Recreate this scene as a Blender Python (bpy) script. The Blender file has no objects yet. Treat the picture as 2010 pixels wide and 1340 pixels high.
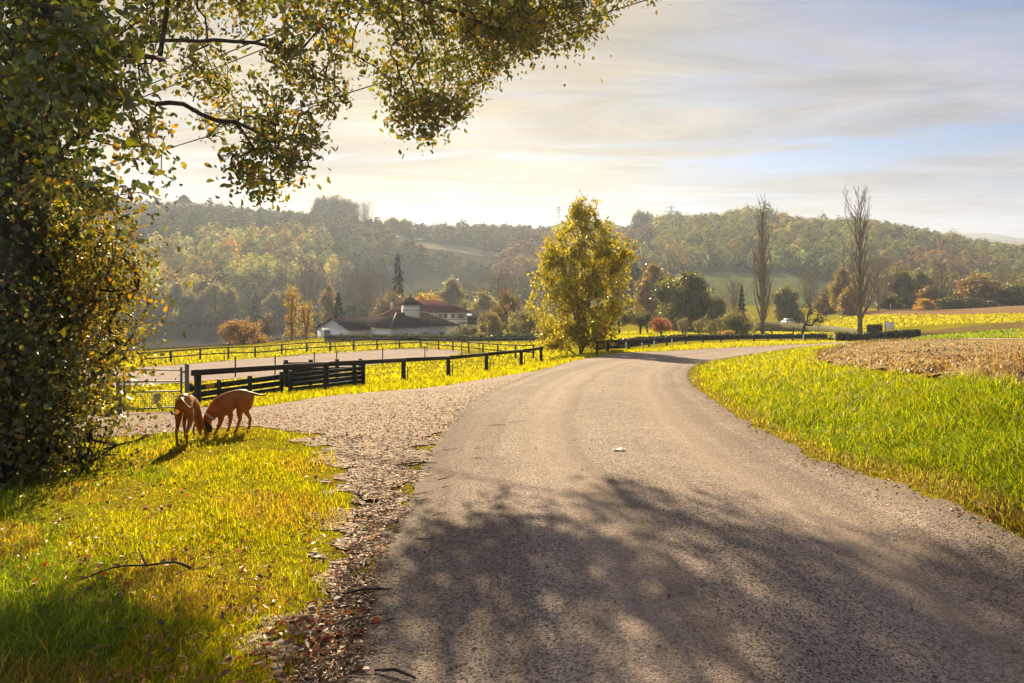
import bpy, math, random
import numpy as np
from mathutils import Vector

rng = np.random.default_rng(7)
random.seed(7)
C = bpy.context.scene.collection
sc = bpy.context.scene

# ------------------------------------------------------------------ camera
F, CU, VH, E = 1507.0, 1005.0, 570.0, 1.55      # focal length in photo pixels, principal column, horizon row, eye height
cam = bpy.data.cameras.new("camera")
cam.sensor_width = 36.0
cam.lens = 36.0 * F / 2010.0
cam.shift_y = -(670.0 - VH) / 2010.0
cam.clip_start = 0.05
cam.clip_end = 6000.0
camo = bpy.data.objects.new("camera", cam)
camo.location = (0, 0, E)
camo.rotation_euler = (math.radians(90), 0, 0)
C.objects.link(camo)
sc.camera = camo

# ------------------------------------------------------------------ sun and sky
SUN_EL, SUN_AZ = math.radians(27.0), math.radians(-9.5)      # azimuth from +Y, negative = to the left
SDIR = Vector((math.sin(SUN_AZ) * math.cos(SUN_EL), math.cos(SUN_AZ) * math.cos(SUN_EL), math.sin(SUN_EL)))
sun = bpy.data.lights.new("sun", 'SUN')
sun.energy = 5.0
sun.angle = math.radians(0.5)
sun.color = (1.0, 0.82, 0.55)
suno = bpy.data.objects.new("sun", sun)
suno.rotation_euler = SDIR.to_track_quat('Z', 'Y').to_euler()
suno.location = (-20, 60, 60)
C.objects.link(suno)

sc.view_settings.view_transform = 'Standard'
sc.view_settings.look = 'None'
sc.view_settings.gamma = 1.0
sc.view_settings.exposure = 1.52
sc.render.engine = 'CYCLES'
sc.cycles.use_denoising = True
sc.cycles.max_bounces = 8
sc.cycles.diffuse_bounces = 3
sc.cycles.transmission_bounces = 5
sc.cycles.glossy_bounces = 2
sc.cycles.volume_bounces = 0
sc.cycles.transparent_max_bounces = 6


class Nodes:
    """A small writer for node trees."""
    def __init__(self, tree):
        self.t = tree
        tree.nodes.clear()

    def n(self, typ, **kw):
        nd = self.t.nodes.new(typ)
        for k, v in kw.items():
            setattr(nd, k, v)
        return nd

    def put(self, sock, v):
        if hasattr(v, 'links') and hasattr(v, 'is_output'):
            self.t.links.new(v, sock)
        elif v is not None:
            try:
                sock.default_value = v
            except Exception:
                sock.default_value = tuple(v) + (1.0,)

    def math(self, op, a, b=None, c=None, clamp=False):
        nd = self.n('ShaderNodeMath', operation=op, use_clamp=clamp)
        for i, v in enumerate((a, b, c)):
            if v is not None:
                self.put(nd.inputs[i], v)
        return nd.outputs[0]

    def smooth(self, x, a, b, lo=0.0, hi=1.0):
        nd = self.n('ShaderNodeMapRange', interpolation_type='SMOOTHSTEP')
        for i, v in enumerate((x, a, b, lo, hi)):
            self.put(nd.inputs[i], v)
        return nd.outputs[0]

    def mix(self, f, a, b, mode='MIX'):
        nd = self.n('ShaderNodeMix', data_type='RGBA', blend_type=mode)
        self.put(nd.inputs[0], f)
        self.put(nd.inputs[6], a)
        self.put(nd.inputs[7], b)
        return nd.outputs[2]

    def noise(self, vec, scale, detail=4.0, rough=0.55, dist=0.0, dim='3D'):
        nd = self.n('ShaderNodeTexNoise', noise_dimensions=dim)
        if vec is not None:
            self.put(nd.inputs['Vector'], vec)
        nd.inputs['Scale'].default_value = scale
        nd.inputs['Detail'].default_value = detail
        nd.inputs['Roughness'].default_value = rough
        nd.inputs['Distortion'].default_value = dist
        return nd.outputs['Fac']

    def voro(self, vec, scale, feature='F1', out='Distance', rnd=1.0):
        nd = self.n('ShaderNodeTexVoronoi', feature=feature)
        if vec is not None:
            self.put(nd.inputs['Vector'], vec)
        nd.inputs['Scale'].default_value = scale
        nd.inputs['Randomness'].default_value = rnd
        return nd.outputs[out]

    def xyz(self, x, y, z):
        nd = self.n('ShaderNodeCombineXYZ')
        for i, v in enumerate((x, y, z)):
            self.put(nd.inputs[i], v)
        return nd.outputs[0]

    def bump(self, h, strength=0.5, dist=0.02):
        nd = self.n('ShaderNodeBump')
        nd.inputs['Strength'].default_value = strength
        nd.inputs['Distance'].default_value = dist
        self.put(nd.inputs['Height'], h)
        return nd.outputs[0]


world = bpy.data.worlds.new("World")
sc.world = world
world.use_nodes = True
g = Nodes(world.node_tree)
tc = g.n('ShaderNodeTexCoord')
sep = g.n('ShaderNodeSeparateXYZ')
g.put(sep.inputs[0], tc.outputs['Generated'])
dx, dy, dz = sep.outputs
sky = g.n('ShaderNodeTexSky', sky_type='NISHITA')
sky.sun_disc = False
sky.sun_elevation = SUN_EL
sky.sun_rotation = SUN_AZ
sky.air_density = 1.1
sky.dust_density = 1.2
sky.ozone_density = 2.5
zc = g.math('MAXIMUM', dz, 0.0)
inv = g.math('DIVIDE', 1.0, g.math('ADD', zc, 0.055))
px_, py_ = g.math('MULTIPLY', dx, inv), g.math('MULTIPLY', dy, inv)
# thin high cloud, drawn out across the view
cp = g.xyz(g.math('MULTIPLY', g.math('ADD', px_, g.math('MULTIPLY', py_, 0.25)), 0.42), py_, 0.0)
n1 = g.noise(cp, 0.55, 7.0, 0.55, 0.7)
n2 = g.noise(cp, 2.4, 10.0, 0.66, 1.0)
cn = g.math('ADD', g.math('MULTIPLY', n1, 0.62), g.math('MULTIPLY', n2, 0.38))
az = g.math('ARCTAN2', dx, dy)
el = g.math('ARCSINE', dz)
sd = g.math('ADD', g.math('ADD', g.math('MULTIPLY', dx, SDIR.x), g.math('MULTIPLY', dy, SDIR.y)), g.math('MULTIPLY', dz, SDIR.z))
# a clear strip low on the right, and clear sky right of the cloud sheet higher up
off = g.math('SUBTRACT', el, g.math('ADD', 0.130, g.math('MULTIPLY', az, 0.07)))
off = g.math('ADD', off, g.math('MULTIPLY', g.math('SUBTRACT', n2, 0.5), 0.05))
strip = g.math('MULTIPLY', g.smooth(g.math('ABSOLUTE', off), 0.008, 0.026, 1.0, 0.0), g.smooth(az, 0.08, 0.42))
low = g.smooth(g.math('ADD', el, g.math('MULTIPLY', n2, 0.05)), 0.05, 0.13, 1.0, 0.0)
corner = g.math('MULTIPLY', g.smooth(g.math('ADD', az, g.math('MULTIPLY', n2, 0.3)), 0.22, 0.70), g.smooth(el, 0.22, 0.37))
cover = g.smooth(g.math('ADD', cn, 0.14), 0.42, 0.68)
cover = g.math('SUBTRACT', cover, g.math('MULTIPLY', strip, 0.85), clamp=True)
cover = g.math('SUBTRACT', cover, g.math('MULTIPLY', corner, 0.9), clamp=True)
cover = g.math('SUBTRACT', cover, g.math('MULTIPLY', low, 0.25), clamp=True)
glow1 = g.smooth(sd, 0.66, 1.0)
glow2 = g.smooth(sd, 0.86, 1.0)
ccol = g.mix(g.smooth(sd, -0.15, 0.6), (3.0, 3.0, 3.1, 1), (1.30, 1.40, 1.80, 1))
ccol = g.mix(glow1, ccol, (1.84, 1.60, 1.22, 1))
ccol = g.mix(glow2, ccol, (2.15, 1.74, 1.08, 1))
shade_ = g.smooth(g.noise(cp, 1.25, 10.0, 0.66, 0.9), 0.32, 0.68, 0.58, 1.25)
sv = g.n('ShaderNodeVectorMath', operation='SCALE')
g.put(sv.inputs[0], ccol)
g.put(sv.inputs[3], shade_)
tint = g.mix(1.0, sky.outputs[0], (0.15, 0.205, 0.32, 1), 'MULTIPLY')
full = g.mix(cover, tint, sv.outputs[0])
bg = g.n('ShaderNodeBackground')
g.put(bg.inputs[0], full)
bg.inputs[1].default_value = 0.088
wo = g.n('ShaderNodeOutputWorld')
g.put(wo.inputs[0], bg.outputs[0])


# ------------------------------------------------------------------ helpers
def tag(o, label=None, cat=None, group=None, kind=None):
    if label: o["label"] = label
    if cat: o["category"] = cat
    if group: o["group"] = group
    if kind: o["kind"] = kind
    return o


def empty(name, loc, label, cat, group=None, rotz=0.0, scale=(1, 1, 1)):
    o = bpy.data.objects.new(name, None)
    o.empty_display_size = 0.2
    C.objects.link(o)
    o.location = loc
    o.rotation_euler = (0, 0, rotz)
    o.scale = scale
    return tag(o, label, cat, group)


def link(name, me, mats, parent=None, smooth=False):
    o = bpy.data.objects.new(name, me)
    C.objects.link(o)
    for m in (mats if isinstance(mats, (list, tuple)) else [mats]):
        if m is not None and me.name not in LINKED:
            me.materials.append(m)
    LINKED.add(me.name)
    if smooth:
        me.polygons.foreach_set('use_smooth', np.ones(len(me.polygons), bool))
    if parent is not None:
        o.parent = parent
    return o


LINKED = set()


class MB:
    """Collects numpy pieces (vertices, faces, colours) and builds one mesh."""
    def __init__(self):
        self.v, self.f, self.c, self.mi, self.n = [], [], [], [], 0

    def add(self, V, faces, col=None, mi=0):
        """faces: list of int arrays (k, m); col: one rgb, or rgb per vertex"""
        V = np.asarray(V, float).reshape(-1, 3)
        for fa in (faces if isinstance(faces, list) else [faces]):
            fa = np.asarray(fa, int)
            self.f.append(fa + self.n)
            self.mi.append(np.full(len(fa), mi, int))
        self.v.append(V)
        if col is None: col = (0.5, 0.5, 0.5)
        col = np.asarray(col, float)
        self.c.append(np.broadcast_to(col, (len(V), 3)) if col.ndim == 1 else col)
        self.n += len(V)
        return self

    def mesh(self, name):
        me = bpy.data.meshes.new(name)
        if not self.v: return me
        V = np.concatenate(self.v)
        me.vertices.add(len(V))
        me.vertices.foreach_set('co', V.astype(np.float32).ravel())
        tot = np.concatenate([np.full(len(a), a.shape[1], int) for a in self.f if len(a)])
        loops = np.concatenate([a.ravel() for a in self.f if len(a)])
        me.loops.add(len(loops))
        me.loops.foreach_set('vertex_index', loops.astype(np.int32))
        me.polygons.add(len(tot))
        start = np.concatenate([[0], np.cumsum(tot)[:-1]])
        me.polygons.foreach_set('loop_start', start.astype(np.int32))
        mi = np.concatenate([m for m in self.mi if len(m)])
        if mi.any():
            me.polygons.foreach_set('material_index', mi.astype(np.int32))
        col = np.concatenate(self.c)
        at = me.color_attributes.new('Col', 'FLOAT_COLOR', 'POINT')
        at.data.foreach_set('color', np.concatenate([col, np.ones((len(col), 1))], 1).astype(np.float32).ravel())
        me.update(calc_edges=True)
        me.validate()
        return me

    def build(self, name, mats, parent=None, smooth=False):
        return link(name, self.mesh(name), mats, parent, smooth)

    # ---- solid pieces
    def box(self, c, s, ax=None, col=None, mi=0, taper=1.0):
        """centre, full sizes, optional 3 axes"""
        ax = np.eye(3) if ax is None else np.asarray(ax, float)
        h = np.asarray(s, float) / 2
        V = []
        for sz in (-1, 1):
            k = taper if sz > 0 else 1.0
            for sx, sy in ((-1, -1), (1, -1), (1, 1), (-1, 1)):
                V.append(np.asarray(c, float) + ax[0] * h[0] * sx * k + ax[1] * h[1] * sy * k + ax[2] * h[2] * sz)
        return self.add(V, np.array([[3, 2, 1, 0], [4, 5, 6, 7], [0, 1, 5, 4], [1, 2, 6, 5], [2, 3, 7, 6], [3, 0, 4, 7]]), col, mi)

    def beam(self, a, b, w, h, col=None, mi=0):
        a, b = np.asarray(a, float), np.asarray(b, float)
        d = b - a
        L = np.linalg.norm(d)
        d = d / L
        up = np.array([0, 0, 1.0]) if abs(d[2]) < 0.95 else np.array([0, 1.0, 0])
        s = np.cross(d, up); s /= np.linalg.norm(s)
        return self.box((a + b) / 2, (L, w, h), [d, s, np.cross(s, d)], col, mi)

    def tube(self, pts, rad, sides=8, col=None, side=None, rad2=None, cap=True, mi=0):
        pts = np.asarray(pts, float)
        n = len(pts)
        rad = np.broadcast_to(np.asarray(rad, float), (n,))
        rad2 = rad if rad2 is None else np.broadcast_to(np.asarray(rad2, float), (n,))
        tg = np.gradient(pts, axis=0)
        tg /= np.linalg.norm(tg, axis=1)[:, None] + 1e-9
        V = []
        ang = np.linspace(0, 2 * np.pi, sides, endpoint=False)
        ref = np.array([0.31, 0.22, 0.93]) if side is None else np.asarray(side, float)
        for i in range(n):
            t = tg[i]
            s = ref - t * np.dot(ref, t)
            if np.linalg.norm(s) < 0.05: s = np.cross(t, [0, 1, 0.3])
            s /= np.linalg.norm(s)
            ref = s if side is None else ref
            u = np.cross(t, s)
            V.append(pts[i] + np.outer(np.cos(ang) * rad[i], s) + np.outer(np.sin(ang) * rad2[i], u))
        V = np.concatenate(V)
        q = []
        k = np.arange(sides)
        for i in range(n - 1):
            a, b = i * sides, (i + 1) * sides
            q.append(np.stack([a + k, a + (k + 1) % sides, b + (k + 1) % sides, b + k], 1))
        fs = [np.concatenate(q)]
        if cap:
            fs += [np.arange(sides)[::-1][None], (np.arange(sides) + (n - 1) * sides)[None]]
        return self.add(V, fs, col, mi)

    def frustums(self, p0, p1, r0, r1, sides=5, col=None):
        p0, p1 = np.asarray(p0), np.asarray(p1)
        if len(p0) == 0: return self
        d = p1 - p0
        d = d / (np.linalg.norm(d, axis=1)[:, None] + 1e-9)
        ref = np.where(np.abs(d[:, 2:3]) < 0.9, np.array([[0, 0, 1.0]]), np.array([[1.0, 0, 0]]))
        s = np.cross(d, ref); s /= np.linalg.norm(s, axis=1)[:, None]
        u = np.cross(d, s)
        ang = np.linspace(0, 2 * np.pi, sides, endpoint=False)
        ca, sa = np.cos(ang)[None, :, None], np.sin(ang)[None, :, None]
        ring = s[:, None, :] * ca + u[:, None, :] * sa
        A = (p0 - d * r0[:, None] * 0.25)[:, None, :] + ring * r0[:, None, None]
        B = (p1 + d * r1[:, None] * 0.25)[:, None, :] + ring * r1[:, None, None]
        V = np.concatenate([A, B], 1).reshape(-1, 3)
        k = np.arange(sides)
        q = np.stack([k, (k + 1) % sides, sides + (k + 1) % sides, sides + k], 1)
        fa = (np.arange(len(p0))[:, None, None] * 2 * sides + q[None]).reshape(-1, 4)
        return self.add(V, fa, col)


def unit(v):
    return v / (np.linalg.norm(v, axis=-1, keepdims=True) + 1e-9)


def pal(r, n, entries, jit=0.18):
    """n colours drawn from [(weight, rgb)] with a little spread"""
    w = np.array([e[0] for e in entries], float)
    k = r.choice(len(entries), n, p=w / w.sum())
    c = np.array([e[1] for e in entries], float)[k]
    return np.clip(c * (1 + jit * r.standard_normal((n, 1))) * (1 + 0.06 * r.standard_normal((n, 3))), 0.003, 0.9)


def leaves(mb, pos, ln, wd, col, r, droop=0.3, out=None):
    """leaf blades of two folded quads, pos (n,3)"""
    n = len(pos)
    if n == 0: return
    d = r.standard_normal((n, 3))
    if out is not None: d = d * 0.7 + out
    d[:, 2] -= droop
    d = unit(d)
    s = unit(np.cross(d, r.standard_normal((n, 3))))
    u = np.cross(s, d)
    k_ = 0.5 + 1.0 * r.random(n) ** 1.4
    L = (ln * k_ * (0.9 + 0.3 * r.random(n)))[:, None]
    W = (wd * k_ * (0.75 + 0.5 * r.random(n)))[:, None]
    fold = 0.22 * W
    b = pos
    t = pos + d * L - u * L * 0.12
    l1 = pos + d * L * 0.3 + s * W * 0.40 + u * fold
    l2 = pos + d * L * 0.72 + s * W * 0.5 + u * fold * 0.8
    r1 = pos + d * L * 0.3 - s * W * 0.40 + u * fold
    r2 = pos + d * L * 0.72 - s * W * 0.5 + u * fold * 0.8
    V = np.stack([b, l1, l2, t, r2, r1], 1).reshape(-1, 3)
    k = np.arange(n)[:, None] * 6
    fa = np.concatenate([k + np.array([[0, 3, 2, 1]]), k + np.array([[0, 5, 4, 3]])])
    mb.add(V, fa, np.repeat(col, 6, 0))


def clumps(mb, pos, size, col, r, nrm=None, tang=0.6):
    """kite shaped leaf clumps, one quad each; nrm pulls their facing"""
    n = len(pos)
    if n == 0: return
    nn = r.standard_normal((n, 3))
    if nrm is not None: nn = nn * (1 - tang) * 0.9 + nrm * tang * 1.6
    nn = unit(nn)
    s = unit(np.cross(nn, r.standard_normal((n, 3))))
    u = np.cross(nn, s)
    S = (np.broadcast_to(size, (n,)) * (0.55 + 0.8 * r.random(n)))[:, None]
    a = (0.45 + 0.35 * r.random(n))[:, None]
    V = np.stack([pos - s * S * 0.6, pos - u * S * a * 0.7 + s * S * .08, pos + s * S * 0.6, pos + u * S * a * 0.7 + nn * S * .15], 1).reshape(-1, 3)
    fa = np.arange(n)[:, None] * 4 + np.array([[0, 1, 2, 3]])
    mb.add(V, fa, np.repeat(col, 4, 0))


def grow(pts, par, att, step, r, asc=0.0, wander=0.12, sag=0.0, wlen=0.0):
    """join every attractor to the cheapest node of a growing skeleton"""
    cap = len(pts) + len(att) * 14 + 10
    P_ = np.zeros((cap, 3)); Q = np.full(cap, -1); PL = np.zeros(cap)
    n = len(pts)
    P_[:n] = pts; Q[:n] = par
    for i in range(n):
        if Q[i] >= 0: PL[i] = PL[Q[i]] + np.linalg.norm(P_[i] - P_[Q[i]])
    base = P_[:n].copy()
    order = np.argsort([np.min(np.linalg.norm(base - a, axis=1)) for a in att]) if len(att) else []
    tips = []
    for ai in order:
        a = att[ai]
        dv = a - P_[:n]
        L = np.linalg.norm(dv, axis=1) + 1e-6
        cost = L * (1 + asc * (1 - dv[:, 2] / L)) + wlen * PL[:n]
        k = int(np.argmin(cost))
        m = int(min(12, max(1, math.ceil(L[k] / step))))
        w = r.standard_normal(3) * wander * L[k]
        p0 = P_[k].copy(); last = k
        for i in range(1, m + 1):
            t = i / m
            P_[n] = p0 + (a - p0) * t + w * math.sin(math.pi * t) - np.array([0, 0, sag * L[k] * math.sin(math.pi * t)])
            Q[n] = last
            PL[n] = PL[last] + np.linalg.norm(P_[n] - P_[last])
            last = n; n += 1
        tips.append(last)
    return P_[:n], Q[:n], tips


def radii(Q, tips, r_tip, power=0.48, rmax=9.0):
    n = len(Q)
    cnt = np.zeros(n)
    for t in tips: cnt[t] += 1
    for i in range(n - 1, -1, -1):
        if Q[i] >= 0: cnt[Q[i]] += cnt[i]
    return np.minimum(r_tip * np.maximum(cnt, 1) ** power, rmax)


def skeleton(P_, Q, R, lo=0.0, hi=1e9, sides=5, col=(0.1, 0.08, 0.06), mb=None):
    mb = mb or MB()
    i = np.where((Q >= 0) & (R >= lo) & (R < hi))[0]
    q = Q[i]
    mb.frustums(P_[q], P_[i], np.minimum(R[q], R[i] * 1.35), R[i], sides, col)
    return mb


def px(u, v, d):
    """the point d metres ahead that the photograph shows at column u, row v"""
    return np.array([(u - CU) / F * d, d, E - (v - VH) / F * d])

# ------------------------------------------------------------------ the lie of the land
# Surveyed heights: (column, row, distance) of ground points; between them a thin-plate spline of slope over bearing and log distance.
GROUND = []
for u in (-1000, -400, 200, 700, 1100, 1500):
    for d in (2.2, 3.5, 5.0):
        if u < 1400 or d < 4: GROUND.append((u, 607 + 2336 / d, d))
GROUND += [(1300, 607 + 2336 / 7.5, 7.5), (900, 607 + 2336 / 8, 8), (600, 607 + 2336 / 8, 8), (1100, 607 + 2336 / 12, 12), (900, 607 + 2336 / 12, 12),
           (2010, 1065, 5.1), (1700, 935, 7.1), (1580, 890, 8.2), (1450, 820, 11), (1370, 765, 16), (1350, 735, 21), (1365, 718, 27), (1400, 708, 34), (1500, 692, 47), (1640, 677, 70),
           (2713, 1386, 3.0), (2572, 856, 5), (2300, 800, 6.3), (2010, 770, 7.5), (1880, 752, 9.5), (1800, 742, 11), (1700, 728, 14.5), (1640, 714, 19), (1605, 702, 25),
           (2900, 740, 9), (2900, 668, 50), (2900, 600, 190), (2600, 702, 18), (2010, 712, 16), (1850, 705, 21),
           (1700, 673, 45), (1800, 669, 50), (2010, 668, 52), (1650, 686, 36),
           (2010, 655, 80), (2010, 640, 110), (1850, 655, 100), (1850, 634, 130), (2010, 615, 150), (1750, 620, 160), (2010, 600, 190), (1720, 611, 190), (1720, 634, 140),
           (1190, 697, 38), (1280, 690, 46), (1400, 684, 54), (1500, 679, 62), (1640, 672, 80), (1130, 708, 31), (1060, 730, 23),
           (1193, 692, 42), (1235, 687, 50), (1274, 682, 58), (1346, 675, 66), (1415, 672, 75), (1480, 670, 83), (1581, 668.7, 95), (1690, 667, 104),
           (1250, 664, 80), (1350, 659, 105), (1500, 655, 128), (1345, 650, 145), (1600, 651, 135), (1550, 636, 200), (1600, 608, 260), (1690, 655, 118),
           # the drive, the gate and the paddock
           (240, 815, 20), (360, 806, 22), (-100, 832, 20), (330, 850, 11), (500, 842, 10), (500, 806, 16.5), (330, 828, 15), (500, 800, 18), (640, 777, 20), (850, 760, 22), (560, 789, 19),
           (388, 797, 20.5), (552, 775, 23.5), (640, 766, 25), (710, 757, 27), (792, 745, 30), (880, 738, 33), (955, 728, 36), (1023, 719, 39), (1090, 706, 42),
           (300, 775, 28), (420, 770, 27), (400, 748, 34), (570, 735, 38), (720, 717, 45), (830, 706, 52), (906, 692, 62), (290, 720, 52), (500, 704, 58), (640, 693, 64), (800, 685, 70),
           (100, 778, 29), (100, 727, 52), (-400, 790, 29), (-400, 740, 52), (-1000, 800, 30), (-1000, 740, 70),
           (300, 716, 57), (500, 703, 63), (648, 691, 68), (782, 683, 73), (400, 694, 72), (300, 695, 76), (450, 684, 82), (550, 675, 90), (640, 667, 99), (100, 702, 72), (-400, 715, 72),
           (300, 686, 130), (300, 655, 300), (100, 690, 130), (100, 655, 300), (-400, 700, 130), (-400, 660, 300), (-1000, 660, 300),
           (700, 662, 112), (800, 659, 142), (900, 657, 152), (1000, 663, 108), (1050, 670, 84), (900, 655, 165), (700, 655, 180), (850, 640, 240),
           # the valley floor and the hills across it
           (500, 640, 320), (650, 615, 340), (850, 582, 400), (850, 545, 480), (300, 640, 320), (400, 590, 370), (400, 500, 450), (400, 440, 560), (400, 432, 640), (300, 446, 560), (300, 426, 640), (300, 455, 780), (500, 440, 640), (500, 462, 780), (640, 470, 760), (760, 482, 760),
           (100, 590, 370), (100, 430, 560), (-400, 600, 370), (-400, 430, 560), (-1000, 600, 370), (-1000, 440, 560), (100, 405, 650), (-1000, 410, 680), (-400, 405, 660),
           (640, 575, 420), (640, 500, 490), (640, 446, 600), (760, 545, 470), (760, 462, 610), (900, 540, 500), (900, 474, 620), (900, 470, 720), (1000, 464, 720), (1000, 470, 820), (1100, 474, 690), (1100, 441, 800), (1200, 472, 690), (1200, 440, 800), (1300, 452, 680), (1300, 472, 780), (1400, 470, 760), (1480, 472, 760), (1600, 478, 760), (1700, 487, 740), (1850, 508, 740), (2010, 542, 760), (2500, 560, 760), (1000, 525, 520), (1100, 550, 460), (1100, 485, 600),
           (1100, 620, 260), (1000, 615, 300), (1300, 540, 440), (1350, 590, 300), (1350, 605, 250), (1500, 562, 370), (1500, 600, 265), (1640, 588, 330), (1640, 606, 250),
           (1300, 455, 600), (1480, 525, 450), (1480, 434, 630), (1700, 556, 420), (1700, 500, 490), (1700, 456, 610), (1850, 568, 420), (1850, 520, 490), (1850, 484, 610), (2010, 575, 420), (2010, 512, 610),
           (2010, 603, 250), (1800, 609, 250), (2900, 590, 420), (2900, 530, 610), (2900, 604, 250)]
for u in (-1000, -200, 500, 1000, 1500, 2010, 2900):
    GROUND += [(u, 478 if u < 1600 else 545, 1000), (u, 505 if u < 1600 else 540, 1600)]
GP = np.array(GROUND, float)
SX, SL = 1 / 420.0, 1.0


def _feat(u, L): return np.stack([u * SX, L * SL], -1)


def _kern(r2): return np.where(r2 > 1e-12, r2 * np.log(r2 + 1e-12), 0.0)


_X = _feat(GP[:, 0], np.log(GP[:, 2]))
_r = VH + 1.55 * F / GP[:, 2] - GP[:, 1]
_n = len(_X)
_K = _kern(((_X[:, None] - _X[None]) ** 2).sum(-1)) + np.eye(_n) * 0.004
_Pm = np.concatenate([np.ones((_n, 1)), _X], 1)
_A = np.block([[_K, _Pm], [_Pm.T, np.zeros((3, 3))]])
_W = np.linalg.solve(_A, np.concatenate([_r, np.zeros(3)]))


def slope(u, L):
    u, L = np.broadcast_arrays(np.asarray(u, float), np.asarray(L, float))
    sh = u.shape
    X = _feat(u.ravel(), L.ravel())
    out = np.empty(len(X))
    for i in range(0, len(X), 20000):
        x = X[i:i + 20000]
        out[i:i + 20000] = _kern(((x[:, None] - _X[None]) ** 2).sum(-1)) @ _W[:_n] + _W[_n] + x @ _W[_n + 1:]
    return out.reshape(sh)


def Z(x, y):
    """height of the ground"""
    x, y = np.broadcast_arrays(np.asarray(x, float), np.asarray(y, float))
    d = np.maximum(y, 2.2)
    u = np.clip(CU + F * x / d, -1000, 3000)
    r = slope(u, np.log(np.minimum(d, 1700)))
    return r * np.where(y < 2.2, y, d) / F


def G(u, d, dz=0.0):
    """ground point under photo column u at distance d"""
    x = (u - CU) / F * d
    return np.array([x, d, float(Z(x, d)) + dz])


# ---- outlines on the ground, as (column, distance)
def poly(pts, closed=True, sub=6):
    """smooth closed outline in (column, log distance)"""
    p = np.array([(a, math.log(b)) for a, b in pts], float)
    n = len(p)
    out = []
    for i in range(n):
        p0, p1, p2, p3 = p[(i - 1) % n], p[i], p[(i + 1) % n], p[(i + 2) % n]
        for t in np.linspace(0, 1, sub, endpoint=False):
            out.append(0.5 * ((2 * p1) + (p2 - p0) * t + (2 * p0 - 5 * p1 + 4 * p2 - p3) * t * t + (3 * p1 - p0 - 3 * p2 + p3) * t ** 3))
    return np.array(out)


def inside(pg, u, L):
    u, L = np.asarray(u, float), np.asarray(L, float)
    r = np.zeros(u.shape, bool)
    n = len(pg)
    for i in range(n):
        (x1, y1), (x2, y2) = pg[i], pg[(i + 1) % n]
        if y1 == y2: continue
        c = ((y1 > L) != (y2 > L)) & (u < (x2 - x1) * (L - y1) / (y2 - y1) + x1)
        r ^= c
    return r


def edge_dist(pg, u, L):
    """distance in metres (roughly) to the outline"""
    u, L = np.asarray(u, float).ravel(), np.asarray(L, float).ravel()
    d = np.exp(L)
    X, Y = (u - CU) / F * d, d
    ed = np.exp(pg[:, 1]); ex, ey = (pg[:, 0] - CU) / F * ed, ed
    best = np.full(len(u), 1e9)
    for i in range(len(pg)):
        j = (i + 1) % len(pg)
        ax, ay, bx, by = ex[i], ey[i], ex[j], ey[j]
        vx, vy = bx - ax, by - ay
        t = np.clip(((X - ax) * vx + (Y - ay) * vy) / (vx * vx + vy * vy + 1e-12), 0, 1)
        best = np.minimum(best, (X - ax - t * vx) ** 2 + (Y - ay - t * vy) ** 2)
    return np.sqrt(best)


# the road: right edge and left edge as (column, distance)
ROAD_R = [(3600, 2.0), (2713, 3.0), (2010, 5.1), (1700, 7.1), (1580, 8.2), (1450, 11), (1370, 16), (1350, 21), (1365, 27), (1400, 34), (1500, 47), (1640, 70), (1760, 95)]
ROAD_L = [(1720, 108), (1640, 82), (1500, 63), (1400, 54.5), (1280, 46), (1190, 38), (1128, 31), (1060, 23.5), (960, 15.5), (872, 9.6), (768, 5.1), (560, 3.0), (200, 2.0)]
PG_ROAD = poly(ROAD_R + ROAD_L)
PG_DRIVE = poly([(1020, 19), (940, 12.5), (872, 9.2), (812, 6.4), (775, 5.0), (700, 4.0), (570, 3.0), (430, 2.5), (300, 2.45), (500, 3.0), (620, 4.3), (660, 6.0), (640, 8.0), (600, 9.4), (520, 10.3), (400, 10.8), (250, 11.5), (0, 13), (-300, 17), (-300, 22.5), (60, 22.5), (250, 21.6), (372, 21.6), (420, 19.2), (500, 18.2), (570, 18.6), (640, 19.6), (720, 20.6), (850, 22), (960, 24), (1040, 24), (1090, 26.5), (1110, 27)])
PG_PLOUGH = poly([(1606, 24.5), (1612, 21), (1650, 17.5), (1700, 14.6), (1800, 11.2), (1880, 9.6), (2010, 7.7), (2300, 6.5), (2900, 5.6), (2990, 20), (2990, 50), (2400, 53), (2010, 52), (1800, 50), (1705, 45), (1655, 37), (1625, 30)], sub=4)
PG_ARENA = poly([(250, 33), (400, 34), (570, 38), (720, 45), (830, 52), (906, 61), (890, 67), (800, 70), (640, 64), (500, 58.5), (290, 52.5), (0, 52), (-300, 50), (-300, 34), (0, 33)], sub=3)
PG_BANK = poly([(3600, 2.2), (2713, 3.05), (2010, 5.15), (1700, 7.15), (1580, 8.3), (1455, 11), (1375, 16), (1355, 21), (1372, 27), (1408, 34), (1510, 47), (1640, 66), (1700, 60), (1680, 45), (1625, 34), (1596, 25), (1610, 20), (1650, 17), (1700, 14.2), (1800, 10.9), (1880, 9.4), (2010, 7.6), (2300, 6.4), (2900, 5.5), (3600, 4)], sub=3)
PG_VERGE = poly([(300, 2.6), (560, 3.0), (655, 4.4), (690, 6.2), (660, 8.2), (640, 9.4), (520, 10.1), (400, 10.6), (250, 11.2), (0, 12.5), (-500, 14), (-900, 8), (-900, 3), (-300, 2.4)], sub=3)
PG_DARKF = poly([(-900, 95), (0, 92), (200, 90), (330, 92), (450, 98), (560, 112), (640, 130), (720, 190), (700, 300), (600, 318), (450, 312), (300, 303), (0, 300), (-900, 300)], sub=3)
PG_STUBBLE = poly([(1705, 172), (1800, 162), (2010, 150), (2600, 150), (2600, 215), (2010, 214), (1800, 212), (1712, 212)], sub=3)
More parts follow.
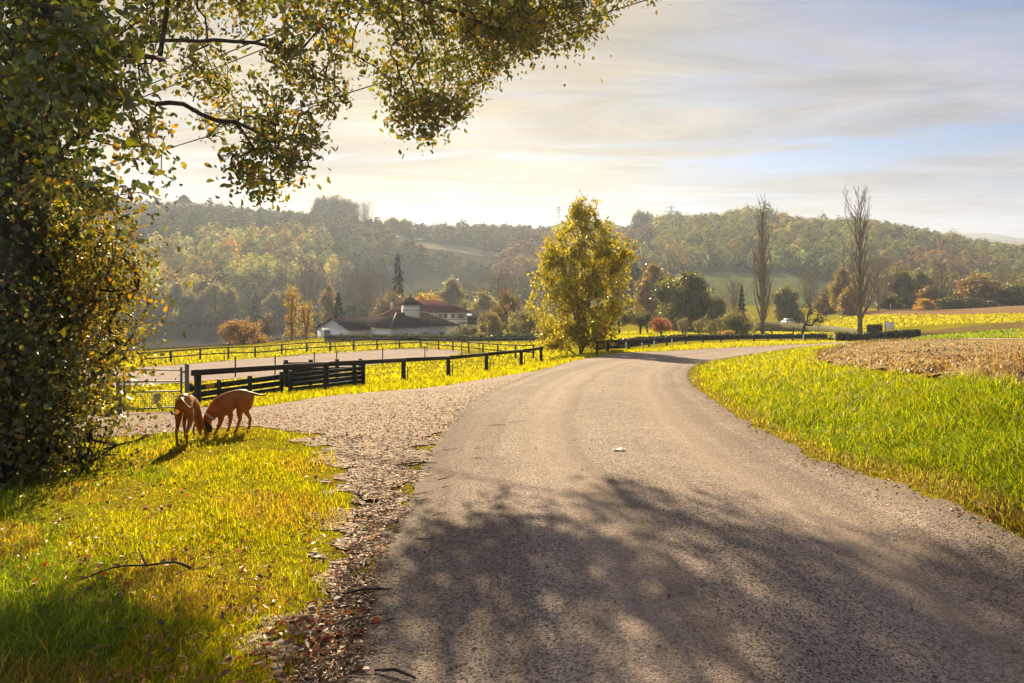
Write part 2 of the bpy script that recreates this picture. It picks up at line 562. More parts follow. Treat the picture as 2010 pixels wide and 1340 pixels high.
PG_ROUGH = poly([(1795, 92), (1850, 97), (2010, 98), (2500, 98), (2500, 122), (2010, 122), (1850, 113), (1770, 108)], sub=3)
PG_TRACK = poly([(1796, 66), (1840, 61), (1905, 57), (1990, 55), (2030, 57), (1960, 61), (1880, 68), (1812, 76)], sub=3)
PG_GREENF = poly([(1262, 420), (1400, 428), (1550, 420), (1665, 380), (1700, 320), (1640, 290), (1500, 268), (1380, 262), (1290, 290), (1250, 360)], sub=3)
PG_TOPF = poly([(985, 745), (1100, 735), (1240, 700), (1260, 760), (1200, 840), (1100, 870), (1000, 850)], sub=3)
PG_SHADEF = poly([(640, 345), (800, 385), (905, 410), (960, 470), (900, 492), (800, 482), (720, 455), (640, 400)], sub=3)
PG_STRIPF = poly([(780, 590), (850, 578), (900, 572), (965, 560), (985, 575), (940, 590), (880, 603), (800, 625)], sub=3)


def grass_like(name, cols, scale=1.0, bump=0.4, rough=0.9, fine=28.0):
    """earth and sward: two or three colours broken up at several sizes"""
    m = bpy.data.materials.new(name); m.use_nodes = True
    g = Nodes(m.node_tree)
    geo = g.n('ShaderNodeNewGeometry')
    p = geo.outputs['Position']
    a = g.noise(p, 0.35 * scale, 5, 0.6)
    b = g.noise(p, 3.1 * scale, 6, 0.65)
    c = g.noise(p, fine * scale, 4, 0.7)
    col = g.mix(g.smooth(a, 0.35, 0.65), cols[0] + (1,), cols[1] + (1,))
    col = g.mix(g.smooth(b, 0.42, 0.68), col, cols[2] + (1,))
    col = g.mix(g.smooth(c, 0.35, 0.7, 0.0, 0.45), col, tuple(x * 0.45 for x in cols[2]) + (1,))
    bs = g.n('ShaderNodeBsdfPrincipled')
    g.put(bs.inputs['Base Color'], col)
    bs.inputs['Roughness'].default_value = rough
    bs.inputs['Specular IOR Level'].default_value = 0.0
    h = g.math('ADD', g.math('MULTIPLY', b, 0.6), g.math('MULTIPLY', c, 0.4))
    g.put(bs.inputs['Normal'], g.bump(h, bump, 0.12 / scale))
    o = g.n('ShaderNodeOutputMaterial'); g.put(o.inputs[0], bs.outputs[0])
    return m


M_GROUND = grass_like("sward", [(0.24, 0.215, 0.010), (0.29, 0.25, 0.012), (0.17, 0.14, 0.018)], 1.0, 0.6)
M_HILL = grass_like("woodland_floor", [(0.06, 0.07, 0.025), (0.09, 0.075, 0.035), (0.05, 0.045, 0.02)], 0.06, 0.3)
M_ARENA = grass_like("riding_sand", [(0.42, 0.345, 0.30), (0.36, 0.295, 0.26), (0.46, 0.38, 0.335)], 0.9, 0.8)
M_DARKF = grass_like("dark_valley_field", [(0.045, 0.04, 0.032), (0.036, 0.035, 0.028), (0.055, 0.046, 0.035)], 0.2, 0.3)  # dark grey-brown tones over the whole field
M_STUBBLE = grass_like("stubble", [(0.27, 0.17, 0.09), (0.31, 0.20, 0.11), (0.21, 0.13, 0.07)], 0.4, 0.5)
M_ROUGH = grass_like("rough_grazing", [(0.24, 0.17, 0.06), (0.20, 0.15, 0.05), (0.12, 0.08, 0.035)], 0.35, 0.8)
M_TRACK = grass_like("pale_track", [(0.48, 0.40, 0.30), (0.44, 0.36, 0.26), (0.36, 0.30, 0.18)], 0.8, 0.3)
M_GREENF = grass_like("winter_wheat", [(0.10, 0.125, 0.05), (0.13, 0.14, 0.055), (0.085, 0.11, 0.04)], 0.1, 0.3)
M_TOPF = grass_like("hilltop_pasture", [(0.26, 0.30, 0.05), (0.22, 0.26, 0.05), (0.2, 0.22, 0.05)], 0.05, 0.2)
M_SHADEF = grass_like("valley_pasture", [(0.055, 0.06, 0.035), (0.065, 0.065, 0.04), (0.05, 0.05, 0.03)], 0.1, 0.2)  # the slope's shade is put into these dark greens
M_STRIPF = grass_like("bare_slope", [(0.30, 0.24, 0.16), (0.26, 0.21, 0.14), (0.22, 0.18, 0.12)], 0.1, 0.2)


def road_mat():
    m = bpy.data.materials.new("chip_seal"); m.use_nodes = True
    g = Nodes(m.node_tree)
    geo = g.n('ShaderNodeNewGeometry'); p = geo.outputs['Position']
    ch = g.voro(p, 95.0, out='Color'); cd = g.voro(p, 95.0)
    sp = g.n('ShaderNodeSeparateColor'); g.put(sp.inputs[0], ch)
    big = g.noise(p, 0.55, 5, 0.6)
    mid = g.noise(p, 4.5, 5, 0.65)
    fine = g.noise(p, 38.0, 5, 0.75)
    col = g.mix(g.smooth(big, 0.32, 0.68), (0.33, 0.255, 0.203, 1), (0.43, 0.34, 0.275, 1))
    col = g.mix(g.smooth(mid, 0.40, 0.75, 0.0, 0.5), col, (0.17, 0.14, 0.115, 1))
    col = g.mix(g.smooth(sp.outputs[0], 0.5, 1.0, 0.0, 0.9), col, (0.50, 0.40, 0.31, 1))
    col = g.mix(g.smooth(sp.outputs[1], 0.5, 0.9, 0.0, 0.9), col, (0.06, 0.047, 0.037, 1))
    col = g.mix(g.smooth(fine, 0.47, 0.66, 0.0, 0.6), col, (0.085, 0.07, 0.058, 1))
    at = g.n('ShaderNodeAttribute', attribute_name='Col')
    sc_ = g.n('ShaderNodeSeparateColor'); g.put(sc_.inputs[0], at.outputs['Color'])
    st = g.noise(g.xyz(g.math('MULTIPLY', sc_.outputs[2], 34.0), 0.0, big), 1.0, 4, 0.6)
    col = g.mix(g.smooth(st, 0.42, 0.66, 0.0, 0.42), col, (0.125, 0.092, 0.07, 1))
    # silt and bits swept to the edges, and two worn wheel tracks
    edge = g.smooth(g.math('ADD', sc_.outputs[0], g.math('MULTIPLY', g.math('SUBTRACT', mid, 0.5), 0.5)), 0.02, 0.40, 1.0, 0.0)
    col = g.mix(g.math('MULTIPLY', edge, 0.5), col, (0.13, 0.105, 0.075, 1))
    col = g.mix(g.math('MULTIPLY', sc_.outputs[1], 0.32), col, (0.42, 0.325, 0.25, 1))
    bs = g.n('ShaderNodeBsdfPrincipled'); g.put(bs.inputs['Base Color'], col)
    g.put(bs.inputs['Roughness'], g.smooth(fine, 0.3, 0.7, 0.8, 1.0))
    bs.inputs['Specular IOR Level'].default_value = 0.06
    h = g.math('ADD', g.math('MULTIPLY', cd, -0.9), g.math('MULTIPLY', fine, 0.7))
    g.put(bs.inputs['Normal'], g.bump(h, 0.5, 0.018))
    o = g.n('ShaderNodeOutputMaterial'); g.put(o.inputs[0], bs.outputs[0])
    return m


def drive_mat():
    m = bpy.data.materials.new("gravel_and_leaf_litter"); m.use_nodes = True
    g = Nodes(m.node_tree)
    geo = g.n('ShaderNodeNewGeometry'); p = geo.outputs['Position']
    v1 = g.voro(p, 21.0, out='Color'); d1 = g.voro(p, 21.0)
    sp = g.n('ShaderNodeSeparateColor'); g.put(sp.inputs[0], v1)
    big = g.noise(p, 0.9, 5, 0.6); mid = g.noise(p, 7.0, 6, 0.7); fine = g.noise(p, 45.0, 4, 0.7)
    col = g.mix(g.smooth(big, 0.35, 0.65), (0.265, 0.185, 0.130, 1), (0.33, 0.232, 0.165, 1))
    col = g.mix(g.smooth(mid, 0.45, 0.62, 0.0, 0.8), col, (0.115, 0.075, 0.045, 1))
    col = g.mix(g.smooth(sp.outputs[0], 0.55, 1.0, 0.0, 0.85), col, (0.38, 0.27, 0.185, 1))
    col = g.mix(g.smooth(sp.outputs[1], 0.62, 1.0, 0.0, 0.85), col, (0.085, 0.055, 0.035, 1))
    col = g.mix(g.smooth(sp.outputs[2], 0.75, 1.0, 0.0, 0.6), col, (0.30, 0.15, 0.05, 1))
    bs = g.n('ShaderNodeBsdfPrincipled'); g.put(bs.inputs['Base Color'], col)
    bs.inputs['Roughness'].default_value = 0.85; bs.inputs['Specular IOR Level'].default_value = 0.2
    h = g.math('ADD', g.math('MULTIPLY', d1, -1.0), g.math('MULTIPLY', mid, 1.3))
    g.put(bs.inputs['Normal'], g.bump(h, 1.0, 0.05))
    o = g.n('ShaderNodeOutputMaterial'); g.put(o.inputs[0], bs.outputs[0])
    return m


def plough_mat():
    m = bpy.data.materials.new("tilled_earth_and_straw"); m.use_nodes = True
    g = Nodes(m.node_tree)
    geo = g.n('ShaderNodeNewGeometry'); p = geo.outputs['Position']
    at = g.n('ShaderNodeAttribute', attribute_name='Col')
    big = g.noise(p, 0.22, 5, 0.6); mid = g.noise(p, 3.6, 6, 0.7); fine = g.noise(p, 16.0, 5, 0.7)
    col = g.mix(g.smooth(big, 0.35, 0.65), (0.30, 0.20, 0.085, 1), (0.40, 0.29, 0.10, 1))
    col = g.mix(g.smooth(mid, 0.45, 0.68, 0.0, 0.75), col, (0.17, 0.105, 0.065, 1))
    col = g.mix(g.smooth(fine, 0.52, 0.72, 0.0, 0.8), col, (0.52, 0.41, 0.13, 1))
    bs = g.n('ShaderNodeBsdfPrincipled'); g.put(bs.inputs['Base Color'], col)
    bs.inputs['Roughness'].default_value = 0.9; bs.inputs['Specular IOR Level'].default_value = 0.12
    g.put(bs.inputs['Normal'], g.bump(g.math('ADD', mid, fine), 0.9, 0.09))
    o = g.n('ShaderNodeOutputMaterial'); g.put(o.inputs[0], bs.outputs[0])
    return m


def patch(name, pg, mat, dz, du, dL, far=False, bumpy=0.0, attr=None, ragged=0.0):
    """a sheet laid over the ground inside an outline"""
    u0, u1 = pg[:, 0].min(), pg[:, 0].max(); L0, L1 = pg[:, 1].min(), pg[:, 1].max()
    us, Ls = np.arange(u0, u1 + du, du), np.arange(L0, L1 + dL, dL)
    U, L = np.meshgrid(us, Ls)
    D = np.exp(L); X = (U - CU) / F * D
    cu_, cl = (U[:-1, :-1] + U[1:, 1:]) / 2, (L[:-1, :-1] + L[1:, 1:]) / 2
    if ragged:
        w = np.exp(cl); xx = (cu_ - CU) / F * w
        k = np.sin(xx * 5.1 + np.sin(w * 3.7) * 2) + np.sin(w * 6.3 + xx * 2.3) + np.sin(xx * 13.7 - w * 9.1) * 0.7 + np.sin(w * 19 + xx * 17) * 0.5
        keep = inside(pg, cu_ + k * ragged / w * F * 0.5, cl)
    else:
        keep = inside(pg, cu_, cl)
    used = np.zeros(U.shape, bool)
    for a in (0, 1):
        for b in (0, 1):
            used[a:U.shape[0] - 1 + a, b:U.shape[1] - 1 + b] |= keep
    idx = np.full(U.shape, -1); idx[used] = np.arange(used.sum())
    x, y = X[used], D[used]
    z = Z(x, y) + dz
    if bumpy:
        q = np.zeros(len(x))
        for k, (fq, am) in enumerate(((2.1, 1.0), (4.3, 0.75), (8.9, 0.55), (17.0, 0.35))):
            a1, a2 = 1.3 * k + 0.4, 2.1 * k + 1.1
            q += am * np.sin(fq * (x * math.cos(a1) + y * math.sin(a1)) + 2.2 * np.sin(fq * 0.37 * (x * math.sin(a2) - y * math.cos(a2)) + k)) * np.sin(fq * 1.13 * (x * math.cos(a2) + y * math.sin(a2)) + k * 2.0)
        z = z + bumpy * q
    mb = MB()
    r, c = np.where(keep)
    fa = np.stack([idx[r, c], idx[r, c + 1], idx[r + 1, c + 1], idx[r + 1, c]], 1)
    col = (0.5, 0.5, 0.5) if attr is None else attr(U[used], L[used])
    mb.add(np.stack([x, y, z], 1), fa, col)
    o = mb.build(name, mat, smooth=True)
    return tag(o, kind='structure')


LOWER = [(PG_ROAD, 0.012), (PG_DRIVE, 0.012), (PG_PLOUGH, 0.02), (PG_ARENA, 0.04), (PG_DARKF, 0.5), (PG_STUBBLE, 0.12), (PG_ROUGH, 0.1), (PG_TRACK, 0.06), (PG_GREENF, 0.5), (PG_TOPF, 1.0), (PG_SHADEF, 0.6), (PG_STRIPF, 1.0)]


def build_ground():
    us = np.arange(-1000, 3001, 10.0)
    Lr = np.arange(math.log(2.2), math.log(1600), 0.0165)
    back = np.array([-14, -10, -7, -5, -3.5, -2.4, -1.5, -0.7, 0, 0.6, 1.1, 1.5, 1.85])
    U, L = np.meshgrid(us, Lr)
    D = np.exp(L); X = (U - CU) / F * D
    z = Z(X, D)
    for pg, low in LOWER:
        ok = (U > pg[:, 0].min() - 30) & (U < pg[:, 0].max() + 30) & (L > pg[:, 1].min() - .1) & (L < pg[:, 1].max() + .1)
        ins = np.zeros(U.shape, bool)
        ins[ok] = inside(pg, U[ok], L[ok])
        if not ins.any(): continue
        ed = np.zeros(U.shape)
        ed[ins] = edge_dist(pg, U[ins], L[ins])
        cell = D * 0.02
        z = z - np.where(ins, np.clip((ed - cell * 0.6) / (cell + 0.03), 0, 1) * low * 1.6, 0) - np.where(ins, low * 0.0, 0)
    Xb = (us[None, :] - CU) / F * (2.2 + (2.2 - back[:, None]) * 1.3)
    Yb = np.broadcast_to(back[:, None], Xb.shape)
    zb = Z(Xb, Yb) - 0.02
    X, Y, z = np.concatenate([Xb, X]), np.concatenate([Yb, D]), np.concatenate([zb, z])
    nr, nc = X.shape
    V = np.stack([X, Y, z], -1).reshape(-1, 3)
    fa = (np.arange(nr - 1)[:, None, None] * nc + np.arange(nc - 1)[None, :, None] + np.array([0, 1, nc + 1, nc])).reshape(-1, 4)
    row = np.repeat(np.arange(nr - 1), nc - 1)
    cut = len(back) + int(np.searchsorted(Lr, math.log(270)))
    for name, sel, mat in (("ground", row < cut, M_GROUND), ("hills", row >= cut, M_HILL)):
        f2 = fa[sel]
        vi, inv_ = np.unique(f2, return_inverse=True)
        mb = MB(); mb.add(V[vi], inv_.reshape(f2.shape))
        tag(mb.build(name, mat, smooth=True), kind='structure')


build_ground()


def road_attr(U, L):
    d = np.exp(L)
    e = edge_dist(PG_ROAD, U, L)
    # wheel tracks run at about 1.0 m and 2.9 m in from the right edge
    xr = np.interp(L, [math.log(b) for a, b in ROAD_R], [(a - CU) / F * b for a, b in ROAD_R])
    s = xr - (U - CU) / F * d
    tr = np.exp(-((s - 1.05) / 0.3) ** 2) + np.exp(-((s - 2.75) / 0.32) ** 2)
    return np.stack([np.clip(e, 0, 1), np.clip(tr, 0, 1), np.clip(s / 10, 0, 1)], 1)


def crop_poly(pg):      # keep sheets within the surveyed ground
    q = pg.copy(); q[:, 0] = np.clip(q[:, 0], -950, 2950); q[:, 1] = np.maximum(q[:, 1], math.log(2.25)); return q


patch("road", crop_poly(PG_ROAD), road_mat(), 0.012, 3.5, 0.006, attr=road_attr, ragged=0.05)
patch("driveway", PG_DRIVE, drive_mat(), 0.008, 4, 0.007, ragged=0.28)
patch("ploughed_field", crop_poly(PG_PLOUGH), plough_mat(), 0.03, 3.2, 0.0045, bumpy=0.034, ragged=0.12)
patch("arena_sand", PG_ARENA, M_ARENA, 0.012, 5, 0.009, bumpy=0.012)
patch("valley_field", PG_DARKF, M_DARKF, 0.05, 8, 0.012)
patch("stubble_field", PG_STUBBLE, M_STUBBLE, 0.03, 5, 0.006)
patch("rough_pasture", PG_ROUGH, M_ROUGH, 0.03, 5, 0.004)
patch("track", PG_TRACK, M_TRACK, 0.02, 4, 0.005)
patch("wheat_field", PG_GREENF, M_GREENF, 0.1, 6, 0.008)
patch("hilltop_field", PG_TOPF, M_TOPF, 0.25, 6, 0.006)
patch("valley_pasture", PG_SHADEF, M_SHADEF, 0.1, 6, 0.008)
patch("bare_slope", PG_STRIPF, M_STRIPF, 0.2, 6, 0.004)


def ridge():
    mb = MB()
    xs = np.linspace(-2200, 3600, 260)
    prof = 196 + 10 * np.sin(xs / 160) + 7 * np.sin(xs / 61 + 1) + 3 * np.sin(xs / 23)
    top = np.where(xs > 1150, prof, prof - 75)
    rows = []
    for y, k in ((2050, -0.45), (2250, 0.35), (2450, 0.85), (2600, 1.0), (2800, 0.7)):
        rows.append(np.stack([xs, np.full_like(xs, y), top * k], 1))
    V = np.concatenate(rows); nc = len(xs)
    fa = (np.arange(4)[:, None, None] * nc + np.arange(nc - 1)[None, :, None] + np.array([0, 1, nc + 1, nc])).reshape(-1, 4)
    mb.add(V, fa)
    tag(mb.build("distant_hills", grass_like("distant_fields", [(0.10, 0.11, 0.05), (0.16, 0.14, 0.08), (0.07, 0.08, 0.04)], 0.012, 0.1), smooth=True), kind='structure')


ridge()

# ------------------------------------------------------------------ materials for plants and timber
def leaf_mat(name, trans=0.5, boost=(1.25, 1.15, 0.5), gloss=0.05, rough=0.45):
    """thin leaves: reflect their own colour, let a yellower light through"""
    m = bpy.data.materials.new(name); m.use_nodes = True
    g = Nodes(m.node_tree)
    at = g.n('ShaderNodeAttribute', attribute_name='Col')
    geo = g.n('ShaderNodeNewGeometry')
    n = g.noise(geo.outputs['Position'], 9.0, 3, 0.6)
    c = g.mix(1.0, at.outputs['Color'], g.mix(n, (0.75, 0.75, 0.75, 1), (1.2, 1.2, 1.2, 1)), 'MULTIPLY')
    d = g.n('ShaderNodeBsdfDiffuse'); g.put(d.inputs[0], c)
    t = g.n('ShaderNodeBsdfTranslucent'); g.put(t.inputs[0], g.mix(1.0, c, tuple(boost) + (1,), 'MULTIPLY'))
    mx = g.n('ShaderNodeMixShader'); g.put(mx.inputs[0], trans); g.put(mx.inputs[1], d.outputs[0]); g.put(mx.inputs[2], t.outputs[0])
    gl = g.n('ShaderNodeBsdfGlossy'); gl.inputs['Roughness'].default_value = rough; gl.inputs[0].default_value = (0.9, 0.9, 0.85, 1)
    m2 = g.n('ShaderNodeMixShader'); g.put(m2.inputs[0], gloss); g.put(m2.inputs[1], mx.outputs[0]); g.put(m2.inputs[2], gl.outputs[0])
    o = g.n('ShaderNodeOutputMaterial'); g.put(o.inputs[0], m2.outputs[0])
    return m


def solid(name, col, rough=0.7, var=0.25, scale=6.0, bump=0.3, metal=0.0, spec=0.3, stretch=(1, 1, 1), bd=0.02):
    m = bpy.data.materials.new(name); m.use_nodes = True
    g = Nodes(m.node_tree)
    tc = g.n('ShaderNodeTexCoord')
    mp = g.n('ShaderNodeMapping'); mp.inputs['Scale'].default_value = stretch
    g.put(mp.inputs[0], tc.outputs['Object'])
    a = g.noise(mp.outputs[0], scale, 6, 0.65); b = g.noise(mp.outputs[0], scale * 0.17, 4, 0.6)
    c = g.mix(g.smooth(a, 0.3, 0.7), tuple(x * (1 - var) for x in col) + (1,), tuple(min(1, x * (1 + var)) for x in col) + (1,))
    c = g.mix(g.smooth(b, 0.4, 0.7, 0.0, 0.5), c, tuple(x * (1 - 1.4 * var) for x in col) + (1,))
    bs = g.n('ShaderNodeBsdfPrincipled'); g.put(bs.inputs['Base Color'], c)
    bs.inputs['Roughness'].default_value = rough; bs.inputs['Metallic'].default_value = metal
    bs.inputs['Specular IOR Level'].default_value = spec
    g.put(bs.inputs['Normal'], g.bump(a, bump, bd))
    o = g.n('ShaderNodeOutputMaterial'); g.put(o.inputs[0], bs.outputs[0])
    return m


def bark_mat(name, col):
    return solid(name, col, 0.9, 0.4, 14.0, 0.8, stretch=(1, 1, 0.25))


M_LEAF = leaf_mat("autumn_leaf", 0.55, (1.5, 1.25, 0.45), 0.07)
M_NEEDLE = leaf_mat("evergreen_leaf", 0.12, (1.1, 1.1, 0.6), 0.0)
M_GRASS = leaf_mat("grass_blade", 0.6, (1.45, 1.35, 0.25), 0.02, 0.4)
M_DRY = leaf_mat("dry_leaf", 0.35, (1.4, 1.0, 0.6), 0.05)
M_FAR = leaf_mat("woodland_leaf", 0.28, (1.4, 1.2, 0.6), 0.0)
M_BARK = bark_mat("oak_bark", (0.075, 0.058, 0.042))
M_GREYBARK = bark_mat("grey_bark", (0.21, 0.165, 0.12))
M_DARKBARK = bark_mat("dark_bark", (0.05, 0.04, 0.032))

OAK = [(5, (0.085, 0.115, 0.015)), (4, (0.125, 0.14, 0.016)), (2.0, (0.22, 0.20, 0.02)), (0.4, (0.32, 0.21, 0.022)), (0.15, (0.20, 0.09, 0.02))]
IVY = [(5, (0.028, 0.055, 0.014)), (2, (0.05, 0.085, 0.018)), (1, (0.10, 0.12, 0.02))]
BUSHL = [(4, (0.11, 0.115, 0.018)), (4, (0.19, 0.17, 0.02)), (3, (0.08, 0.095, 0.018)), (1.2, (0.29, 0.19, 0.022)), (0.4, (0.22, 0.10, 0.02))]


# ------------------------------------------------------------------ the oak over the road
def region(r, pg, n, d0, d1, hole=0.0, seed=0.0):
    """points seen inside an outline of the photograph, at distances d0..d1 (scalars or functions of column)"""
    pg = np.array(pg, float)
    out = []
    while len(out) < n:
        u = r.uniform(pg[:, 0].min(), pg[:, 0].max()); v = r.uniform(pg[:, 1].min(), pg[:, 1].max())
        if not inside(pg, np.array([u]), np.array([v]))[0]: continue
        if hole and math.sin(u / 37 + seed + 1.3 * math.sin(v / 41)) + math.sin(v / 29 - u / 53 + seed) > 2 - 2 * hole: continue
        lo, hi = (d0(u), d0(u) + d1) if callable(d0) else (d0, d1)
        out.append(px(u, v, r.uniform(lo, hi)))
    return np.array(out)


def oak():
    r = np.random.default_rng(11)
    base = np.array([-5.55, 8.4, 0.0]); base[2] = float(Z(base[0], base[1])) - 0.15
    root = empty("oak_tree", base, "big ivy-clad oak with autumn leaves whose boughs hang over the lane", "tree")
    tr = [base + np.array(p) for p in ((0, 0, 0), (0.02, 0, 0.5), (0.06, 0.03, 1.3), (0.02, 0.1, 2.3), (0.1, 0.15, 3.3), (0.2, 0.2, 4.3), (0.25, 0.25, 5.4), (0.2, 0.4, 6.6), (0.3, 0.5, 8.0))]
    limbs = [  # (start index on trunk, way points)
        (5, [(-4.5, 9.2, 4.55), (-3.7, 9.7, 4.75), (-2.9, 10.4, 4.8)]),
        (4, [(-4.6, 9.0, 3.75), (-4.1, 9.6, 3.85), (-3.5, 10.2, 3.7)]),
        (6, [(-5.0, 9.8, 5.9), (-4.4, 11.6, 6.7), (-3.4, 14.2, 7.4), (-2.0, 16.4, 7.75), (-0.4, 18.2, 7.8), (1.3, 19.6, 7.9)]),
        (6, [(-5.6, 9.5, 6.4), (-6.2, 11.2, 7.2), (-6.3, 13.5, 8.2)]),
        (7, [(-4.6, 8.6, 7.6), (-3.2, 9.6, 8.6), (-1.6, 11.5, 9.2)]),
        (5, [(-6.2, 8.0, 5.0), (-7.2, 7.8, 5.6), (-8.4, 7.6, 6.0)]),
        (4, [(-5.2, 7.6, 3.7), (-4.6, 6.8, 4.0), (-4.0, 5.9, 4.1)]),
    ]
    P_ = [p for p in tr]; Q = [-1] + list(range(len(tr) - 1))
    for k, way in limbs:
        last = k; a = P_[k]
        for w in way:
            w = np.array(w); m = 4
            for i in range(1, m + 1):
                P_.append(a + (w - a) * i / m + r.standard_normal(3) * 0.04); Q.append(last); last = len(P_) - 1
            a = w
    att, kind = [], []

    def sprays(n, pg, d0, d1, k, hole=0.0, seed=0.0):
        a = region(r, pg, n, d0, d1, hole, seed); att.extend(a); kind.extend([k] * n)
    # the hanging mass left of the gap
    sprays(165, [(330, -40), (640, -40), (690, 100), (685, 185), (655, 270), (600, 290), (430, 300), (380, 230), (330, 130)], lambda u: float(np.interp(u, [330, 430, 490, 560, 630, 690], [10.4, 12.0, 11.0, 9.0, 10.2, 11.4])), 1.6, 0, 0.30, 1.0)
    sprays(38, [(430, 290), (620, 270), (630, 340), (570, 375), (505, 395), (450, 345)], 8.8, 10.2, 0, 0.15, 2.0)
    # the mass over the lane
    sprays(165, [(640, -40), (1000, -40), (985, 100), (975, 185), (900, 215), (770, 195), (705, 120), (660, 60)], lambda u: float(np.interp(u, [640, 760, 860, 940, 1000], [13.0, 13.6, 15.6, 18.0, 19.0])), 2.4, 1, 0.42, 0.4)
    sprays(48, [(765, 180), (920, 190), (885, 240), (800, 285), (775, 240)], 13.8, 15.6, 1, 0.1, 1.2)
    sprays(75, [(880, -40), (1010, -40), (990, 110), (965, 185), (900, 140)], 17.8, 20.6, 1, 0.2, 0.9)
    sprays(80, [(925, 15), (1062, 15), (1052, 95), (985, 125), (935, 90)], 19.2, 21.4, 1)
    sprays(100, [(990, -40), (1205, -40), (1190, 40), (1120, 95), (1060, 100), (1000, 85)], 15.6, 19.4, 1, 0.1, 0.0)
    sprays(40, [(880, -40), (1180, -40), (1120, 60), (1000, 70), (900, 60)], 17.0, 20.5, 1, 0.15, 2.2)
    sprays(12, [(1190, -40), (1312, -40), (1300, 2), (1215, 12)], 17.5, 18.5, 1)
    # close dark foliage at the left
    sprays(190, [(-150, -60), (340, -60), (340, 120), (340, 300), (330, 395), (250, 415), (120, 400), (-150, 420)], 6.2, 9.6, 2, 0.12, 0.7)
    sprays(34, [(20, 60), (210, 40), (240, 180), (110, 290), (20, 240)], 4.4, 5.2, 4)
    # the rest of the crown, above the picture: it throws the shade on the lane
    for i in range(120):
        y = r.uniform(9.5, 18.5)
        att.append(np.array([r.uniform(-7.5, -0.6) + (y - 9) * 0.14, y, r.uniform(6.6, 9.8) + (0.6 if y < 13 else 0)])); kind.append(3)
    for i in range(26):
        att.append(np.array([r.uniform(-1.6, 1.8), r.uniform(15.5, 19.5), r.uniform(7.6, 8.6)])); kind.append(3)
    for i in range(90):
        att.append(np.array([r.uniform(-9, -4.6), r.uniform(6.0, 12.5), r.uniform(4.6, 9.5)])); kind.append(3)
    att = np.array(att); kind = np.array(kind)
    P_, Q, tips = grow(P_, Q, att, 0.28, r, asc=0.0, wander=0.10, sag=-0.05, wlen=0.12)
    R = radii(Q, tips, 0.0050, 0.39, 0.055)
    R[:len(tr)] = np.maximum(R[:len(tr)], np.linspace(0.36, 0.17, len(tr)))
    mb = MB()
    mb.tube(np.array(tr) - base, [0.5, 0.40, 0.33, 0.30, 0.29, 0.27, 0.24, 0.19, 0.12], 14)
    i = np.where((Q >= 0) & (R > 0.02) & (np.arange(len(Q)) >= len(tr)))[0]
    mb.frustums(P_[Q[i]] - base, P_[i] - base, np.minimum(R[Q[i]], R[i] * 1.3), R[i], 8)
    mb.build("trunk", M_BARK, root, True)
    mb = skeleton(P_ - base, Q, R, 0.0, 0.02, 5)
    mb.build("twigs", M_BARK, root)
    mb = MB()
    order = np.argsort([np.min(np.linalg.norm(np.array(tr) - a, axis=1)) for a in tr])  # noqa (keeps rng order)
    ends = P_[np.array(tips)]
    # tips follow grow()'s visiting order: match them back to their attractors
    kk = np.array([kind[int(np.argmin(((att - e) ** 2).sum(1)))] for e in ends])
    for k, n, sp, ln, wd in ((0, 26, 0.115, 0.080, 0.042), (1, 28, 0.17, 0.100, 0.054), (2, 30, 0.13, 0.07, 0.042), (3, 40, 0.38, 0.13, 0.08), (4, 22, 0.11, 0.062, 0.048)):
        e = ends[kk == k]
        if not len(e): continue
        par = P_[Q[np.array(tips)[kk == k]]]
        c = np.repeat(e, n, 0); a = np.repeat(e - par, n, 0)
        off = r.standard_normal((len(c), 3)) * sp * np.array([1, 1, 0.85])
        p = c + off - a * r.random((len(c), 1)) * 0.8
        col = pal(r, len(p), OAK, 0.22)
        # whole sprays turn together: some green, some gold
        sh = np.repeat(r.random((len(e), 1)), n, 0)
        gold = pal(r, len(p), [(2, (0.33, 0.28, 0.02)), (0.7, (0.36, 0.21, 0.02)), (2, (0.22, 0.215, 0.018))])
        col = np.where(sh > {2: 0.9, 4: 2}.get(k, 0.82), gold, col)
        if k == 2: col = np.where(sh < 0.62, pal(r, len(p), [(3, (0.06, 0.09, 0.015)), (2, (0.095, 0.125, 0.018)), (0.5, (0.15, 0.15, 0.02))]), col)
        if k == 4: col = pal(r, len(p), [(3, (0.075, 0.10, 0.016)), (2, (0.11, 0.125, 0.018)), (0.3, (0.26, 0.20, 0.02))])
        leaves(mb, p - base, ln, wd, col, r, 0.45)
        # short twiglets inside each spray
    mb.build("crown", M_LEAF, root)
    # ivy sleeve on the trunk
    mb = MB()
    n = 5200
    t = r.random(n) ** 0.9 * 7.0
    hgt = np.interp(t, [0, 7], [0, 7])
    ctr = np.stack([np.interp(hgt, [p[2] - base[2] for p in tr], [p[k] - base[k] for p in tr]) for k in (0, 1)], 1)
    ang = r.uniform(0, 2 * np.pi, n)
    rad = 0.42 + 0.22 * r.random(n) + 0.13 * np.sin(ang * 3 + t * 1.7) + 0.09 * np.sin(t * 4.1 + ang)
    p = np.stack([ctr[:, 0] + np.cos(ang) * rad, ctr[:, 1] + np.sin(ang) * rad, hgt], 1)
    o = np.stack([np.cos(ang), np.sin(ang), -0.6 + 0 * ang], 1)
    leaves(mb, p, 0.075, 0.07, pal(r, n, IVY), r, 0.2, o)
    mb.build("ivy", M_LEAF, root)


oak()


